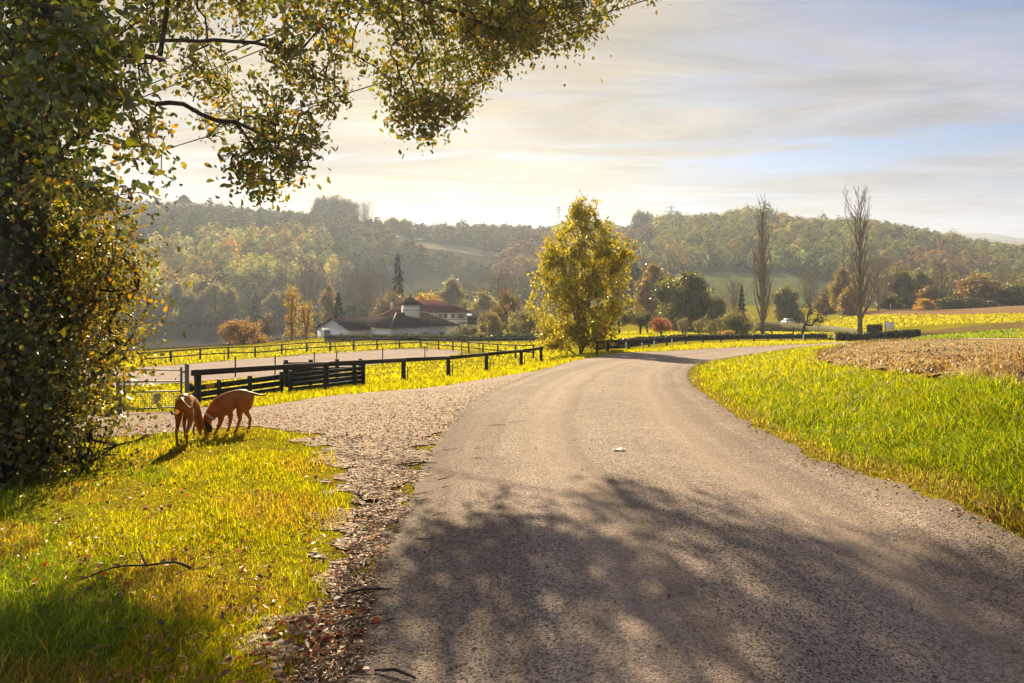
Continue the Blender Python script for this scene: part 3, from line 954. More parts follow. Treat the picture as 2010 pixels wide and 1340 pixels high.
def shrub(name, loc, label, cat, spreads, nleaf, ln, wd, pals, seed, group=None, stems=7, mat=None, leafy=0.26, asc=0.25, rtip=0.006, bark=None, droop=0.25, dens=None):
    """many-stemmed bush. spreads: list of (centre, radii, n) ellipsoids in local metres"""
    r = np.random.default_rng(seed)
    root = empty(name, loc, label, cat, group)
    att = []
    for c, s, n in spreads:
        q = unit(r.standard_normal((n, 3))) * (r.random((n, 1)) ** 0.4)
        att.append(np.array(c) + q * np.array(s))
    att = np.concatenate(att); att = att[att[:, 2] > 0.08]
    P_, Q = [np.zeros(3)], [-1]
    for k in range(stems):
        a = 2 * math.pi * k / stems + r.uniform(-.3, .3)
        P_.append(np.array([math.cos(a) * 0.12, math.sin(a) * 0.12, 0.15])); Q.append(0)
        P_.append(np.array([math.cos(a) * 0.28, math.sin(a) * 0.28, 0.5])); Q.append(len(P_) - 2)
    P_, Q, tips = grow(P_, Q, att, 0.25, r, asc=asc, wander=0.12)
    R = radii(Q, tips, rtip, 0.45, 0.09)
    skeleton(P_, Q, R, sides=5).build("stems", bark or M_DARKBARK, root)
    e = P_[tips]
    p = np.repeat(e, nleaf, 0) + r.standard_normal((len(e) * nleaf, 3)) * leafy
    sh = np.repeat(r.integers(0, len(pals), len(e)), nleaf)
    col = np.zeros((len(p), 3))
    for i, pl in enumerate(pals):
        m_ = sh == i
        col[m_] = pal(r, int(m_.sum()), pl)
    p[:, 2] = np.maximum(p[:, 2], 0.03)
    mb = MB(); leaves(mb, p, ln, wd, col, r, droop)
    mb.build("foliage", mat or M_LEAF, root)
    return root


def on(x, y): return (x, y, float(Z(x, y)) - 0.03)


GOLDB = [(3, (0.27, 0.21, 0.02)), (2, (0.20, 0.17, 0.02)), (0.7, (0.30, 0.15, 0.02))]
GREENB = [(3, (0.06, 0.075, 0.016)), (2, (0.09, 0.095, 0.018))]
shrub("hazel_bush", on(-5.42, 9.0), "tall leafy bush of golden brown and green leaves under the oak, behind the dogs", "bush",
      [((-0.08, 0, 1.55), (0.86, 0.9, 1.1), 150), ((0.42, 0.0, 2.25), (0.62, 0.7, 0.62), 62), ((-0.15, -0.1, 0.6), (0.66, 0.7, 0.55), 50), ((-0.4, 0.1, 2.6), (0.7, 0.7, 0.8), 45)], 40, 0.062, 0.036, [BUSHL, BUSHL, GOLDB, GREENB], 21)
shrub("hazel_bush", on(-4.9, 7.35), "dark green undergrowth bush at the foot of the oak trunk, by the left edge", "bush",
      [((0.0, 0, 0.75), (0.75, 0.7, 0.8), 95), ((-0.35, 0.0, 1.5), (0.55, 0.6, 0.7), 40)], 40, 0.055, 0.04, [GREENB, GREENB, BUSHL], 22)
shrub("hazel_bush", on(-6.6, 10.8), "thin yellowing bush seen through the gap beside the gate, behind the tall bush", "bush",
      [((0.3, 0, 1.6), (1.0, 1.0, 1.6), 90), ((0.2, 0, 3.2), (0.9, 0.9, 1.0), 50)], 34, 0.075, 0.045, [BUSHL, GOLDB, GREENB], 23)
shrub("bramble", on(-4.45, 8.0), "low tangle of bramble and weeds in front of the bush, beside the left dog", "bramble",
      [((0.0, 0, 0.2), (0.75, 0.55, 0.35), 70)], 22, 0.045, 0.034, [BUSHL, GREENB], 24, stems=9, asc=0.0)


# ------------------------------------------------------------------ trees standing on their own
def make_tree(key, seed, H, W, trunk_h, shape, nat, nleaf, ln, wd, pals, asc=0.35, r_tip=0.012, leafy=0.3, stems=1, bark=None, mat=None,
              lean=(0, 0), wander=0.12, thick=0.05, sides=5, droop=0.2, hollow=0.35, use_clumps=False, trunk_r=None, lobes=20, lobe_r=0.085, keep=3):
    """mesh pair (trunk with limbs, crown) of a tree H high and W wide. shape(t) gives the half width share at height share t"""
    r = np.random.default_rng(seed)
    att = []
    while len(att) < nat:
        t = r.random(); q = r.standard_normal(2); q = q / np.linalg.norm(q) * (r.random() ** (0.5 * (1 - hollow) + 0.02))
        w = shape(t)
        if r.random() > w: continue
        z = trunk_h + (H - trunk_h) * t
        lump = 1 + 0.16 * math.sin(3 * math.atan2(q[1], q[0]) + 7 * t + seed) + 0.10 * math.sin(5 * math.atan2(q[1], q[0]) - 13 * t)
        att.append((q[0] * W / 2 * w * lump + lean[0] * z / H, q[1] * W / 2 * w * lump + lean[1] * z / H, z))
    att = np.array(att)
    if lobes:
        c = att[r.choice(len(att), lobes, replace=False)]
        g_ = r.standard_normal((len(att), 3)) * np.array([W, W, W * 0.85]) * lobe_r
        k_ = r.integers(0, lobes, len(att))
        new = c[k_] + g_
        att = np.where((np.arange(len(att)) % 10 < keep)[:, None], att, new)
        att[:, 2] = np.clip(att[:, 2], trunk_h * 0.8 + 0.05, H * 1.02)
    P_, Q = [np.array([0, 0, -0.2])], [-1]
    if stems == 1:
        m = 7
        for i in range(1, m + 1):
            zz = (trunk_h + (H - trunk_h) * 0.45) * i / m
            P_.append(np.array([lean[0] * zz / H + r.normal() * 0.03 * W * 0.3, lean[1] * zz / H + r.normal() * 0.03 * W * 0.3, zz])); Q.append(len(P_) - 2)
    else:
        for k in range(stems):
            a = 2 * math.pi * k / stems + r.uniform(-.25, .25); last = 0
            top = H * r.uniform(0.55, 0.85); sp = W * 0.5 * r.uniform(0.25, 0.62)
            for i in range(1, 7):
                t = i / 6
                P_.append(np.array([math.cos(a) * sp * t ** 1.25, math.sin(a) * sp * t ** 1.25, top * t])); Q.append(last); last = len(P_) - 1
    P_, Q, tips = grow(P_, Q, att, H * 0.05, r, asc=asc, wander=wander, wlen=0.1)
    R = radii(Q, tips, r_tip, 0.47, trunk_r or 9)
    tm = skeleton(P_, Q, R, thick, 1e9, max(sides, 7)).mesh(key + "_trunk")
    mb = skeleton(P_, Q, R, 0, thick, sides, (0.17, 0.13, 0.095))
    nb = sum(len(a) for a in mb.f)
    if nleaf:
        e = P_[tips]
        p = np.repeat(e, nleaf, 0) + r.standard_normal((len(e) * nleaf, 3)) * leafy
        back = np.repeat(P_[Q[tips]] - e, nleaf, 0) * r.random((len(p), 1))
        p = p + back
        sh = np.repeat(r.integers(0, len(pals), len(e)), nleaf)
        col = np.zeros((len(p), 3))
        for i, pl in enumerate(pals):
            m_ = sh == i; col[m_] = pal(r, int(m_.sum()), pl)
        lv = MB()
        if use_clumps:
            ctr = np.array([lean[0] * .5, lean[1] * .5, trunk_h + (H - trunk_h) * 0.35])
            clumps(lv, p, ln, col, r, unit((p - ctr) * np.array([1, 1, 1.2])), 0.35)
        else: leaves(lv, p, ln, wd, col, r, droop)
        for fa, V, cc in zip(lv.f, [np.concatenate(lv.v)], [np.concatenate(lv.c)]):
            pass
        V = np.concatenate(lv.v); cc = np.concatenate(lv.c)
        off = mb.n
        mb.v.append(V); mb.c.append(cc); mb.n += len(V)
        for fa in lv.f: mb.f.append(fa + off); mb.mi.append(np.ones(len(fa), int))
    cm = mb.mesh(key + "_crown")
    return dict(trunk=tm, crown=cm, bark=bark or M_GREYBARK, leaf=mat or M_LEAF, H=H, W=W)


def put_tree(kind, name, label, u, vbase, d, vtop=None, wpx=None, cat="tree", group=None, rot=None, dz=0.0, ground=True):
    """stand a copy of a tree kind under column u at distance d, as tall and wide as the photo shows it"""
    T = KINDS[kind]
    x = (u - CU) / F * d
    z = float(Z(x, d)) if ground else E - (vbase - VH) / F * d
    sz = 1.0 if vtop is None else max(0.15, (E - (vtop - VH) / F * d - z) / T['H'])
    sx = sz if wpx is None else wpx / F * d / T['W']
    root = empty(name, (x, d, z + dz), label, cat, group, rot if rot is not None else (u * 7.13 + d) % 6.28, (sx, sx, sz))
    link("trunk", T['trunk'], T['bark'], root, True)
    link("crown", T['crown'], [T['bark'], T['leaf']], root)
    return root


def sh_round(t): return max(0.05, math.sin(math.pi * min(1, max(0, 0.12 + 0.86 * t))) ** 0.55)
def sh_egg(t): return max(0.04, (math.sin(math.pi * (0.10 + 0.88 * t ** 0.8))) ** 0.7)
def sh_column(t): return max(0.10, 0.42 + 0.58 * math.sin(math.pi * min(1, 0.12 + 0.8 * t)) - 0.35 * t)
def sh_cone(t): return max(0.03, (1 - t) ** 0.85)
def sh_dome(t): return max(0.05, (1 - t ** 2.2) ** 0.5)
def sh_fan(t): return max(0.08, 0.35 + 0.65 * t if t < 0.75 else 0.84 * (1 - ((t - 0.75) / 0.25) ** 2.0) + 0.08)


YEL = [(3, (0.52, 0.47, 0.015)), (3, (0.42, 0.41, 0.018)), (2, (0.27, 0.30, 0.02)), (0.5, (0.58, 0.40, 0.02))]
YEL2 = [(3, (0.32, 0.30, 0.016)), (2, (0.44, 0.38, 0.018)), (2, (0.17, 0.18, 0.016))]
ORG = [(3, (0.40, 0.20, 0.03)), (2, (0.46, 0.27, 0.035)), (1, (0.30, 0.13, 0.03))]
OCH = [(3, (0.30, 0.20, 0.065)), (2, (0.24, 0.175, 0.06)), (1, (0.19, 0.15, 0.05))]
OLV = [(3, (0.16, 0.165, 0.04)), (2, (0.21, 0.20, 0.05)), (1, (0.12, 0.13, 0.035))]
DGR = [(3, (0.045, 0.065, 0.02)), (2, (0.065, 0.085, 0.024)), (1, (0.035, 0.05, 0.018))]
RED = [(3, (0.40, 0.12, 0.06)), (2, (0.33, 0.10, 0.05)), (1, (0.42, 0.20, 0.08))]
GRY = [(2, (0.20, 0.19, 0.12)), (2, (0.16, 0.15, 0.10))]
PAL = [(2, (0.33, 0.31, 0.17)), (2, (0.26, 0.26, 0.14))]
BRN = [(2, (0.13, 0.075, 0.05)), (2, (0.17, 0.10, 0.06))]
LGR = [(3, (0.09, 0.125, 0.028)), (2, (0.13, 0.16, 0.034)), (1, (0.065, 0.09, 0.024))]
KINDS = {}
KINDS['golden'] = make_tree('golden', 31, 9.2, 6.2, 0.5, lambda t: max(0.06, min(1.0, 0.62 + 1.6 * t if t < 0.24 else (1.0 if t < 0.58 else (1 - ((t - 0.58) / 0.44) ** 1.2)))), 1000, 26, 0.165, 0.092, [YEL, YEL2, YEL2, YEL2], asc=0.9, keep=5,
                            r_tip=0.0075, leafy=0.15, lobes=60, lobe_r=0.055, stems=11, bark=bark_mat("pale_bark", (0.16, 0.12, 0.08)), thick=0.03, wander=0.07)
def make_broom(key, seed, H, W, n, up=0.9, first=0.06, thick=0.07, tw=9, r_tip=0.012, shape=None, trunk_top=0.97, bark=None, forks=0):
    """leafless tree: steep limbs curving up round a straight stem, each with its own fine twigs"""
    r = np.random.default_rng(seed)
    T, B = MB(), MB()
    r0 = H * 0.0155
    def limb(p, d, L, rad, level):
        m = 6; pts = [p]
        dd = d.copy()
        for i in range(m):
            dd = unit(dd + np.array([0, 0, 0.20 * up]) + r.normal(0, 0.07, 3))
            pts.append(pts[-1] + dd * L / m)
        pts = np.array(pts); rr = np.linspace(rad, max(r_tip, rad * 0.25), m + 1)
        (T if rad > thick else B).frustums(pts[:-1], pts[1:], rr[:-1], rr[1:], 6 if rad > thick else 4, (0.17, 0.13, 0.095))
        if level < 2:
            k = tw if level == 0 else max(3, tw // 2)
            for _ in range(k):
                i = r.integers(1, m + 1); f = pts[i] - pts[i - 1]
                side = unit(np.cross(unit(f), r.standard_normal(3)))
                limb(pts[i - 1] + f * r.random(), unit(unit(f) * (0.75 + 0.5 * up) + side * 0.75), L * r.uniform(0.28, 0.5), max(r_tip, rr[i] * 0.55), level + 1)
    st = np.array([[0, 0, -0.3], [0.02, 0, H * .15], [-0.04, 0.03, H * .4], [0.05, 0, H * .7], [0.0, 0.0, H * trunk_top]])
    T.tube(st, [r0 * 1.25, r0, r0 * .75, r0 * .4, 0.02], 9)
    shape = shape or (lambda t: 1 - 0.6 * t)
    for k in range(n):
        t = first + (0.93 - first) * ((k + r.random()) / n) ** 1.15
        a = k * 2.4 + r.normal(0, .3)
        reach = W / 2 * shape(t) * r.uniform(0.6, 1.15)
        steep = 0.55 + 1.1 * up
        d = unit(np.array([math.cos(a), math.sin(a), steep]))
        L = min(reach * (1.25 + steep), H * 1.02 - t * H)
        x = np.interp(t * H, st[:, 2], st[:, 0])
        limb(np.array([x, 0, t * H]), d, max(L, 0.6), max(r_tip * 1.5, r0 * (0.16 + 0.34 * (1 - t)) * (1.5 if forks and k < forks else 1)), 0)
    return dict(trunk=T.mesh(key + "_trunk"), crown=B.mesh(key + "_crown"), bark=bark or M_GREYBARK, leaf=M_LEAF, H=H, W=W)


KINDS['poplar'] = make_broom('poplar', 32, 20, 5.0, 46, 1.15, 0.05, tw=5, shape=lambda t: 1.05 - 0.75 * t, r_tip=0.015)
KINDS['poplar_b'] = make_broom('poplar_b', 33, 22, 5.0, 40, 1.0, 0.07, tw=5, shape=lambda t: 0.95 - 0.42 * t + 0.15 * math.sin(11 * t), r_tip=0.016, trunk_top=0.93)
KINDS['bare'] = make_broom('bare', 34, 14, 8, 40, 0.55, 0.12, tw=7, shape=lambda t: 0.5 + 0.9 * math.sin(math.pi * min(1, t + 0.15)), r_tip=0.016, trunk_top=0.85, forks=8)
KINDS['bare_b'] = make_broom('bare_b', 35, 16, 6.5, 40, 0.8, 0.10, tw=7, shape=lambda t: 1.0 - 0.35 * t, r_tip=0.016, trunk_top=0.85, forks=10)
KINDS['leaning'] = make_tree('leaning', 36, 5.2, 6.4, 1.9, sh_round, 260, 1, 0.14, 0.08, [[(1, (0.14, 0.10, 0.06))]], asc=0.2, r_tip=0.016, bark=M_DARKBARK, thick=0.06, lean=(2.2, 0), leafy=0.3)
KINDS['round_green'] = make_tree('round_green', 37, 8.5, 8.4, 1.0, sh_round, 420, 42, 0.34, 0.2, [LGR, LGR, LGR, [(2, (0.16, 0.15, 0.03)), (1, (0.26, 0.17, 0.03))]], asc=0.3, r_tip=0.02, leafy=0.42, bark=M_DARKBARK, use_clumps=True)
KINDS['ochre'] = make_tree('ochre', 38, 11, 6.5, 1.6, sh_egg, 380, 22, 0.36, 0.2, [OCH, OCH, OLV], asc=0.6, r_tip=0.02, leafy=0.42, use_clumps=True)
KINDS['olive'] = make_tree('olive', 39, 10, 8.5, 1.2, sh_dome, 380, 26, 0.48, 0.3, [OLV, OLV, LGR, GRY], asc=0.4, r_tip=0.02, leafy=0.5, use_clumps=True)
KINDS['orange'] = make_tree('orange', 40, 4.5, 5.0, 0.2, sh_dome, 240, 26, 0.22, 0.13, [ORG, ORG, YEL], asc=0.4, r_tip=0.012, leafy=0.26, stems=7, use_clumps=True)
KINDS['rust'] = make_tree('rust', 41, 9, 8, 0.8, sh_dome, 360, 24, 0.42, 0.25, [OCH, OCH, [(1, (0.30, 0.16, 0.05))], OLV], asc=0.4, r_tip=0.02, leafy=0.5, use_clumps=True)
KINDS['dark_round'] = make_tree('dark_round', 42, 7.5, 5.6, 0.9, sh_dome, 420, 14, 0.22, 0.14, [BRN, BRN, OLV], asc=0.5, r_tip=0.016, leafy=0.3, bark=M_DARKBARK)
KINDS['grey_round'] = make_tree('grey_round', 43, 4.6, 4.6, 0.2, sh_dome, 330, 20, 0.20, 0.12, [GRY, OLV, PAL], asc=0.4, r_tip=0.012, leafy=0.26, stems=6)
KINDS['pale'] = make_tree('pale', 44, 11, 7, 1.5, sh_egg, 340, 20, 0.42, 0.25, [PAL, PAL, GRY], asc=0.7, r_tip=0.022, leafy=0.5, use_clumps=True)
KINDS['red_shrub'] = make_tree('red_shrub', 45, 2.7, 3.0, 0.9, sh_round, 240, 18, 0.13, 0.08, [RED, RED, BRN], asc=0.4, r_tip=0.012, leafy=0.16, stems=7, thick=0.03)
KINDS['apple'] = make_tree('apple', 46, 2.9, 2.6, 0.8, sh_fan, 190, 8, 0.12, 0.07, [OLV, GRY], asc=0.5, r_tip=0.013, leafy=0.16, stems=4, thick=0.035)
KINDS['standard'] = make_tree('standard', 47, 2.9, 3.6, 1.5, sh_round, 240, 22, 0.15, 0.09, [DGR, DGR, OLV], asc=0.1, r_tip=0.012, leafy=0.2, bark=M_DARKBARK, thick=0.035)
KINDS['thin_yellow'] = make_tree('thin_yellow', 48, 7.5, 2.6, 0.8, sh_column, 300, 7, 0.18, 0.1, [OCH, ORG, YEL], asc=1.4, r_tip=0.013, leafy=0.25, stems=4, thick=0.05)
KINDS['pink_bush'] = make_tree('pink_bush', 49, 4.0, 5.0, 0.3, sh_dome, 280, 20, 0.2, 0.12, [OCH, [(1, (0.36, 0.22, 0.10)), (1, (0.30, 0.17, 0.09))], OCH], asc=0.4, r_tip=0.013, leafy=0.25, stems=7)
KINDS['thicket'] = make_tree('thicket', 50, 2.6, 5.0, 0.1, sh_dome, 300, 20, 0.17, 0.1, [DGR, OLV, GRY], asc=0.2, r_tip=0.01, leafy=0.24, stems=8)


def make_conifer(key, seed, H, W, bare=0.0, ragged=0.2, col=None):
    """whorled evergreen with drooping fans"""
    r = np.random.default_rng(seed)
    tm = MB(); tm.tube([(0, 0, -0.2), (0.03 * W, 0, H * 0.5), (0, 0.02 * W, H)], [W * 0.055, W * 0.035, 0.02], 9)
    mb = MB(); nz = int(H * 2.6)
    for i in range(nz):
        t = bare + (1 - bare) * i / nz
        z = H * t
        Lm = W / 2 * (1 - t) ** 0.8 * (0.75 + 0.25 * math.sin(i * 1.7)) + 0.12
        for k in range(5):
            if r.random() < ragged * 0.8: continue
            a = i * 2.4 + k * 1.257 + r.normal() * 0.25
            L = Lm * r.uniform(1 - 1.6 * ragged, 1.12)
            if L < 0.1: continue
            n = int(20 + L * 26)
            s = r.random(n) ** 0.7
            p = np.stack([np.cos(a) * L * s, np.sin(a) * L * s, z - 0.32 * L * s ** 1.6 + 0.05 * L], 1) + r.standard_normal((n, 3)) * 0.10 * (0.5 + L * 0.25)
            clumps(mb, p, 0.20 + 0.10 * L, pal(r, n, col or DGR), r, np.array([[0, 0, 1.0]]), 0.4)
            mb.frustums(np.array([[0, 0, z]]), np.array([[np.cos(a) * L * .85, np.sin(a) * L * .85, z - 0.22 * L]]), np.array([0.035]), np.array([0.012]), 4, (0.04, 0.03, 0.02))
    me = mb.mesh(key + "_crown")
    return dict(trunk=tm.mesh(key + "_trunk"), crown=me, bark=M_NEEDLE, leaf=M_NEEDLE, H=H, W=W)


KINDS['spire'] = make_conifer('spire', 61, 16, 7.0, 0.06, 0.30, [(3, (0.018, 0.024, 0.014)), (2, (0.026, 0.03, 0.018))])
KINDS['spruce'] = make_conifer('spruce', 62, 12, 6.0, 0.05, 0.12, [(3, (0.038, 0.055, 0.03)), (2, (0.06, 0.08, 0.045))])


def plant_trees():
    # the golden tree at the bend
    put_tree('golden', "field_maple", "golden yellow many-stemmed tree beside the bend of the lane", 1140, 694, 45, 390, 186)
    pg = "tall bare poplars behind the lane fence"
    put_tree('poplar', "poplar_tree", "tall bare poplar left of the leaning tree, on the lawn", 1497, 655, 126, 400, 58, group=pg)
    put_tree('poplar_b', "poplar_tree", "tallest bare poplar, by the dark end of the bamboo screen", 1688, 655, 117, 378, 62, group=pg)
    put_tree('leaning', "fruit_tree", "bare dark tree leaning right in front of the bamboo screen", 1572, 662, 108, 590, 74, rot=0.0)
    put_tree('round_green', "lime_tree", "broad round dark green tree behind the red shrub", 1342, 652, 150, 543, 108)
    put_tree('ochre', "birch_tree", "pale ochre tree just left of the round green tree", 1284, 648, 172, 520, 66)
    put_tree('red_shrub', "maple_shrub", "coppery red shrub on the lawn in front of the round green tree", 1298, 662, 98, 626, 42, cat="shrub")
    ga = "small apple trees on the lawn"
    put_tree('apple', "apple_tree", "gnarled small fruit tree nearest the red shrub, on its right", 1340, 656, 118, 625, 32, group=ga)
    put_tree('apple', "apple_tree", "middle one of three small fruit trees in front of the round green tree", 1372, 656, 122, 627, 34, group=ga)
    put_tree('apple', "apple_tree", "right-hand one of three small fruit trees below the round green tree", 1394, 656, 124, 629, 24, group=ga)
    put_tree('thicket', "garden_shrub", "dark evergreen shrubbery between the small fruit trees and the first poplar", 1442, 656, 128, 616, 78, cat="shrub")
    put_tree('thicket', "garden_shrub", "tall slim dark garden shrub behind the small fruit trees", 1412, 656, 142, 590, 40, cat="shrub")
    put_tree('orange', "garden_shrub", "low clipped yellow bush at the edge of the lawn by the fence", 1428, 660, 104, 648, 42, cat="shrub")
    gs = "low dark standard trees on the lawn"
    put_tree('standard', "standard_tree", "low dark tree with a bare stem, nearest the golden tree", 1215, 658, 108, 614, 48, group=gs)
    put_tree('standard', "standard_tree", "low dark tree with a bare stem, halfway to the red shrub", 1257, 657, 112, 616, 46, group=gs)
    put_tree('standard', "standard_tree", "slightly smaller olive standard tree hard by the red shrub", 1270, 657, 124, 622, 34, group=gs)
    # round the farm
    put_tree('spire', "cedar_tree", "dark ragged tall conifer rising behind the farm roofs", 781, 625, 232, 494, 62)
    put_tree('spruce', "spruce_tree", "dark bushy conifer behind the white barn gable", 664, 640, 176, 573, 48)
    put_tree('spruce', "spruce_tree", "dim dark conifer far behind the ochre bush", 502, 645, 300, 572, 44)
    gy = "thin yellow trees beyond the paddock rail"
    put_tree('thin_yellow', "young_birch", "taller of two thin yellow trees left of the barn", 573, 672, 108, 556, 34, group=gy)
    put_tree('thin_yellow', "young_birch", "shorter, brighter of two thin yellow trees left of the barn", 601, 672, 112, 588, 34, group=gy)
    put_tree('pink_bush', "ochre_bush", "wide ochre pink bush beyond the paddock rail", 478, 682, 98, 624, 78, cat="bush")
    put_tree('bare', "bare_tree", "small bare tree touching the right side of the ochre pink bush", 524, 678, 106, 624, 40)
    put_tree('bare_b', "bare_tree", "large pale bare tree behind the two thin yellow trees", 606, 648, 285, 512, 88)
    put_tree('ochre', "ochre_tree", "small ochre tree left of the dark conifer by the barn", 648, 640, 215, 560, 34)
    gb = "grey bare trees in the hollow behind the barn"
    put_tree('bare_b', "bare_tree", "grey bare tree in the hollow, leftmost of the row behind the barn roof", 694, 630, 268, 534, 60, group=gb)
    put_tree('bare_b', "bare_tree", "grey bare tree in the hollow, second of the row behind the barn roof", 722, 630, 276, 528, 58, group=gb)
    put_tree('bare', "bare_tree", "grey bare tree in the hollow, third of the row, beside the tall conifer", 752, 630, 272, 540, 52, group=gb)
    put_tree('dark_round', "copper_beech", "brown crown rising over the barn ridge under the tall conifer", 768, 645, 192, 571, 72)
    put_tree('orange', "maple_tree", "bright yellow-orange crown peeping over the farmhouse ridge", 842, 640, 196, 573, 58)
    put_tree('pale', "willow_tree", "pale grey tree behind the right half of the farmhouse roof", 886, 640, 236, 552, 46)
    put_tree('pale', "willow_tree", "pale yellowish tree right of the farmhouse, behind the dark round tree", 948, 645, 210, 577, 56)
    put_tree('bare', "bare_tree", "hazy bare tree standing high between the farmhouse and the golden tree", 985, 640, 250, 541, 92)
    put_tree('dark_round', "plum_tree", "dark round tree right of the farmhouse", 996, 658, 128, 568, 58)
    gg = "rounded grey bushes beside the farmhouse"
    put_tree('grey_round', "grey_bush", "rounded grey-green bush left of the dark round tree", 962, 659, 122, 611, 46, cat="bush", group=gg)
    put_tree('grey_round', "grey_bush", "wider grey bush right of the dark round tree, by the golden tree", 1028, 661, 116, 609, 58, cat="bush", group=gg)
    put_tree('thicket', "garden_shrub", "long low shrub at the foot of the farmhouse wall", 918, 659, 136, 640, 64, cat="shrub")
    # beyond the lawn and along the stream
    gv = "trees along the valley bottom"
    for k, lab, u, vb, d, vt, w in (
            ('olive', "hazy olive tree right behind the golden tree's shoulder", 1238, 628, 250, 512, 62),
            ('bare', "hazy bare tree over the pale ochre tree", 1262, 625, 280, 508, 50),
            ('bare', "thin bare tree standing on the hazy field, right of the round green tree", 1440, 640, 190, 552, 44),
            ('spruce', "small dark conifer on the hazy field between green tree and poplar", 1456, 640, 180, 558, 28),
            ('olive', "grey-green bushy tree just right of the first poplar", 1545, 628, 200, 562, 48),
            ('bare_b', "tall bare tree over the leaning tree", 1590, 626, 232, 528, 50),
            ('rust', "rusty tree with pale top between the poplars", 1625, 626, 225, 568, 48),
            ('ochre', "ochre tree close left of the tallest poplar", 1652, 622, 205, 528, 44),
            ('rust', "orange tree behind the tallest poplar's foot", 1668, 620, 190, 560, 40),
            ('bare', "wide bare tree close right of the tallest poplar", 1724, 622, 205, 510, 66),
            ('olive', "dark olive tree right of the wide bare tree", 1765, 618, 226, 527, 56),
            ('olive', "olive tree behind the small gold bush", 1800, 618, 238, 530, 58),
            ('rust', "yellow-topped tree left of the tall bare forked tree", 1822, 616, 228, 562, 42),
            ('bare_b', "tall bare forked tree over the stubble field", 1848, 616, 224, 519, 52),
            ('bare_b', "second bare tree right of the tall forked one", 1884, 616, 236, 524, 48),
            ('rust', "big rusty tree above the stubble field", 1918, 616, 224, 540, 76),
            ('ochre', "ochre tree at the right of the big rusty tree", 1950, 616, 230, 552, 46),
            ('olive', "green-gold leafy tree at the right edge of the stubble field", 1988, 616, 220, 554, 58),
            ('pale', "low pale thicket below the big rusty tree", 1912, 612, 214, 586, 46),
            ('olive', "low dark bush left of the small gold bush", 1742, 618, 210, 574, 44),
            ('olive', "low dark bush right of the small gold bush", 1868, 614, 214, 583, 44),
            ('olive', "dark olive tree beyond the right end of the stubble field", 2045, 614, 222, 540, 70),
            ('bare', "bare tree over the low pale thicket", 1970, 616, 250, 530, 50)):
        put_tree(k, "valley_tree", lab, u, vb, d, vt, w, group=gv)
    put_tree('orange', "gold_bush", "bright gold bush alone at the edge of the stubble field", 1814, 612, 200, 585, 40, cat="bush")
    # on the skyline
    gsk = "trees on the skyline of the wooded hill"
    for k, lab, u, d, vt, w in (
            ('olive', "large spreading tree on the skyline, leftmost of the clump", 632, 640, 386, 44),
            ('olive', "tallest spreading tree in the clump on the skyline", 660, 640, 384, 52),
            ('olive', "small round tree at the right end of the skyline clump", 688, 640, 393, 36),
            ('bare', "thin open tree on the skyline right of the large clump", 716, 640, 398, 34),
            ('olive', "small tree alone on the falling skyline", 770, 630, 427, 34),
            ('olive', "last small tree on the falling skyline", 796, 630, 430, 30),
            ('olive', "dark twin-crowned tree left of the pylon on the right", 1256, 640, 413, 28),
            ('olive', "dark tree joined to the twin crown, nearer the pylon", 1272, 640, 416, 22)):
        put_tree(k, "skyline_tree", lab, u, 430, d, vt, w, group=gsk)


plant_trees()


# ------------------------------------------------------------------ the woods across the valley
W_LIT = [(3, (0.50, 0.48, 0.11)), (3, (0.38, 0.41, 0.12)), (2, (0.58, 0.46, 0.11)), (1.0, (0.60, 0.42, 0.11)), (1, (0.52, 0.55, 0.27))]  # sunlight on the knoll is put into these paler, yellower leaf colours
W_MID = [(4, (0.085, 0.105, 0.045)), (3, (0.11, 0.11, 0.052)), (1.5, (0.16, 0.175, 0.08)), (0.5, (0.24, 0.19, 0.07))]  # darkened greens: shade of the hillside is put into the leaf colour
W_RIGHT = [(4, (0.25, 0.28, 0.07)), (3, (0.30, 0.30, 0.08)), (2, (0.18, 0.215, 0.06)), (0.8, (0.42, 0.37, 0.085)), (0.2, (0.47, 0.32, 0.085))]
W_GOLD = [(3, (0.32, 0.21, 0.07)), (2, (0.25, 0.18, 0.065)), (1, (0.15, 0.13, 0.055))]


def crown_cloud(mb, ctr, rx, h, n, pl, r, size):
    """one far tree: a lumpy dome of leaf clumps"""
    n = int(n * 1.2); a = r.uniform(0, 2 * np.pi, n); t = r.random(n) ** 0.9
    el_ = t * 2.3 - 0.75
    lump = 1 + 0.2 * np.sin(3 * a + r.uniform(0, 6)) * np.cos(el_ * 2) + 0.15 * np.sin(5 * a + 7 * el_ + r.uniform(0, 6))
    nn = np.stack([np.cos(a) * np.cos(el_), np.sin(a) * np.cos(el_), np.sin(el_)], 1)
    p = ctr + nn * np.array([rx, rx, h * 0.5]) * lump[:, None] * (0.82 + 0.2 * r.random((n, 1)))
    p[:, 2] += h * 0.45
    base = pal(r, 1, pl, 0.24)
    col = np.clip(base * (1 + 0.11 * r.standard_normal((n, 1))), 0.01, 0.7)
    clumps(mb, p, size, col, r, unit(nn * np.array([1, 1, 1.1])), 0.84)


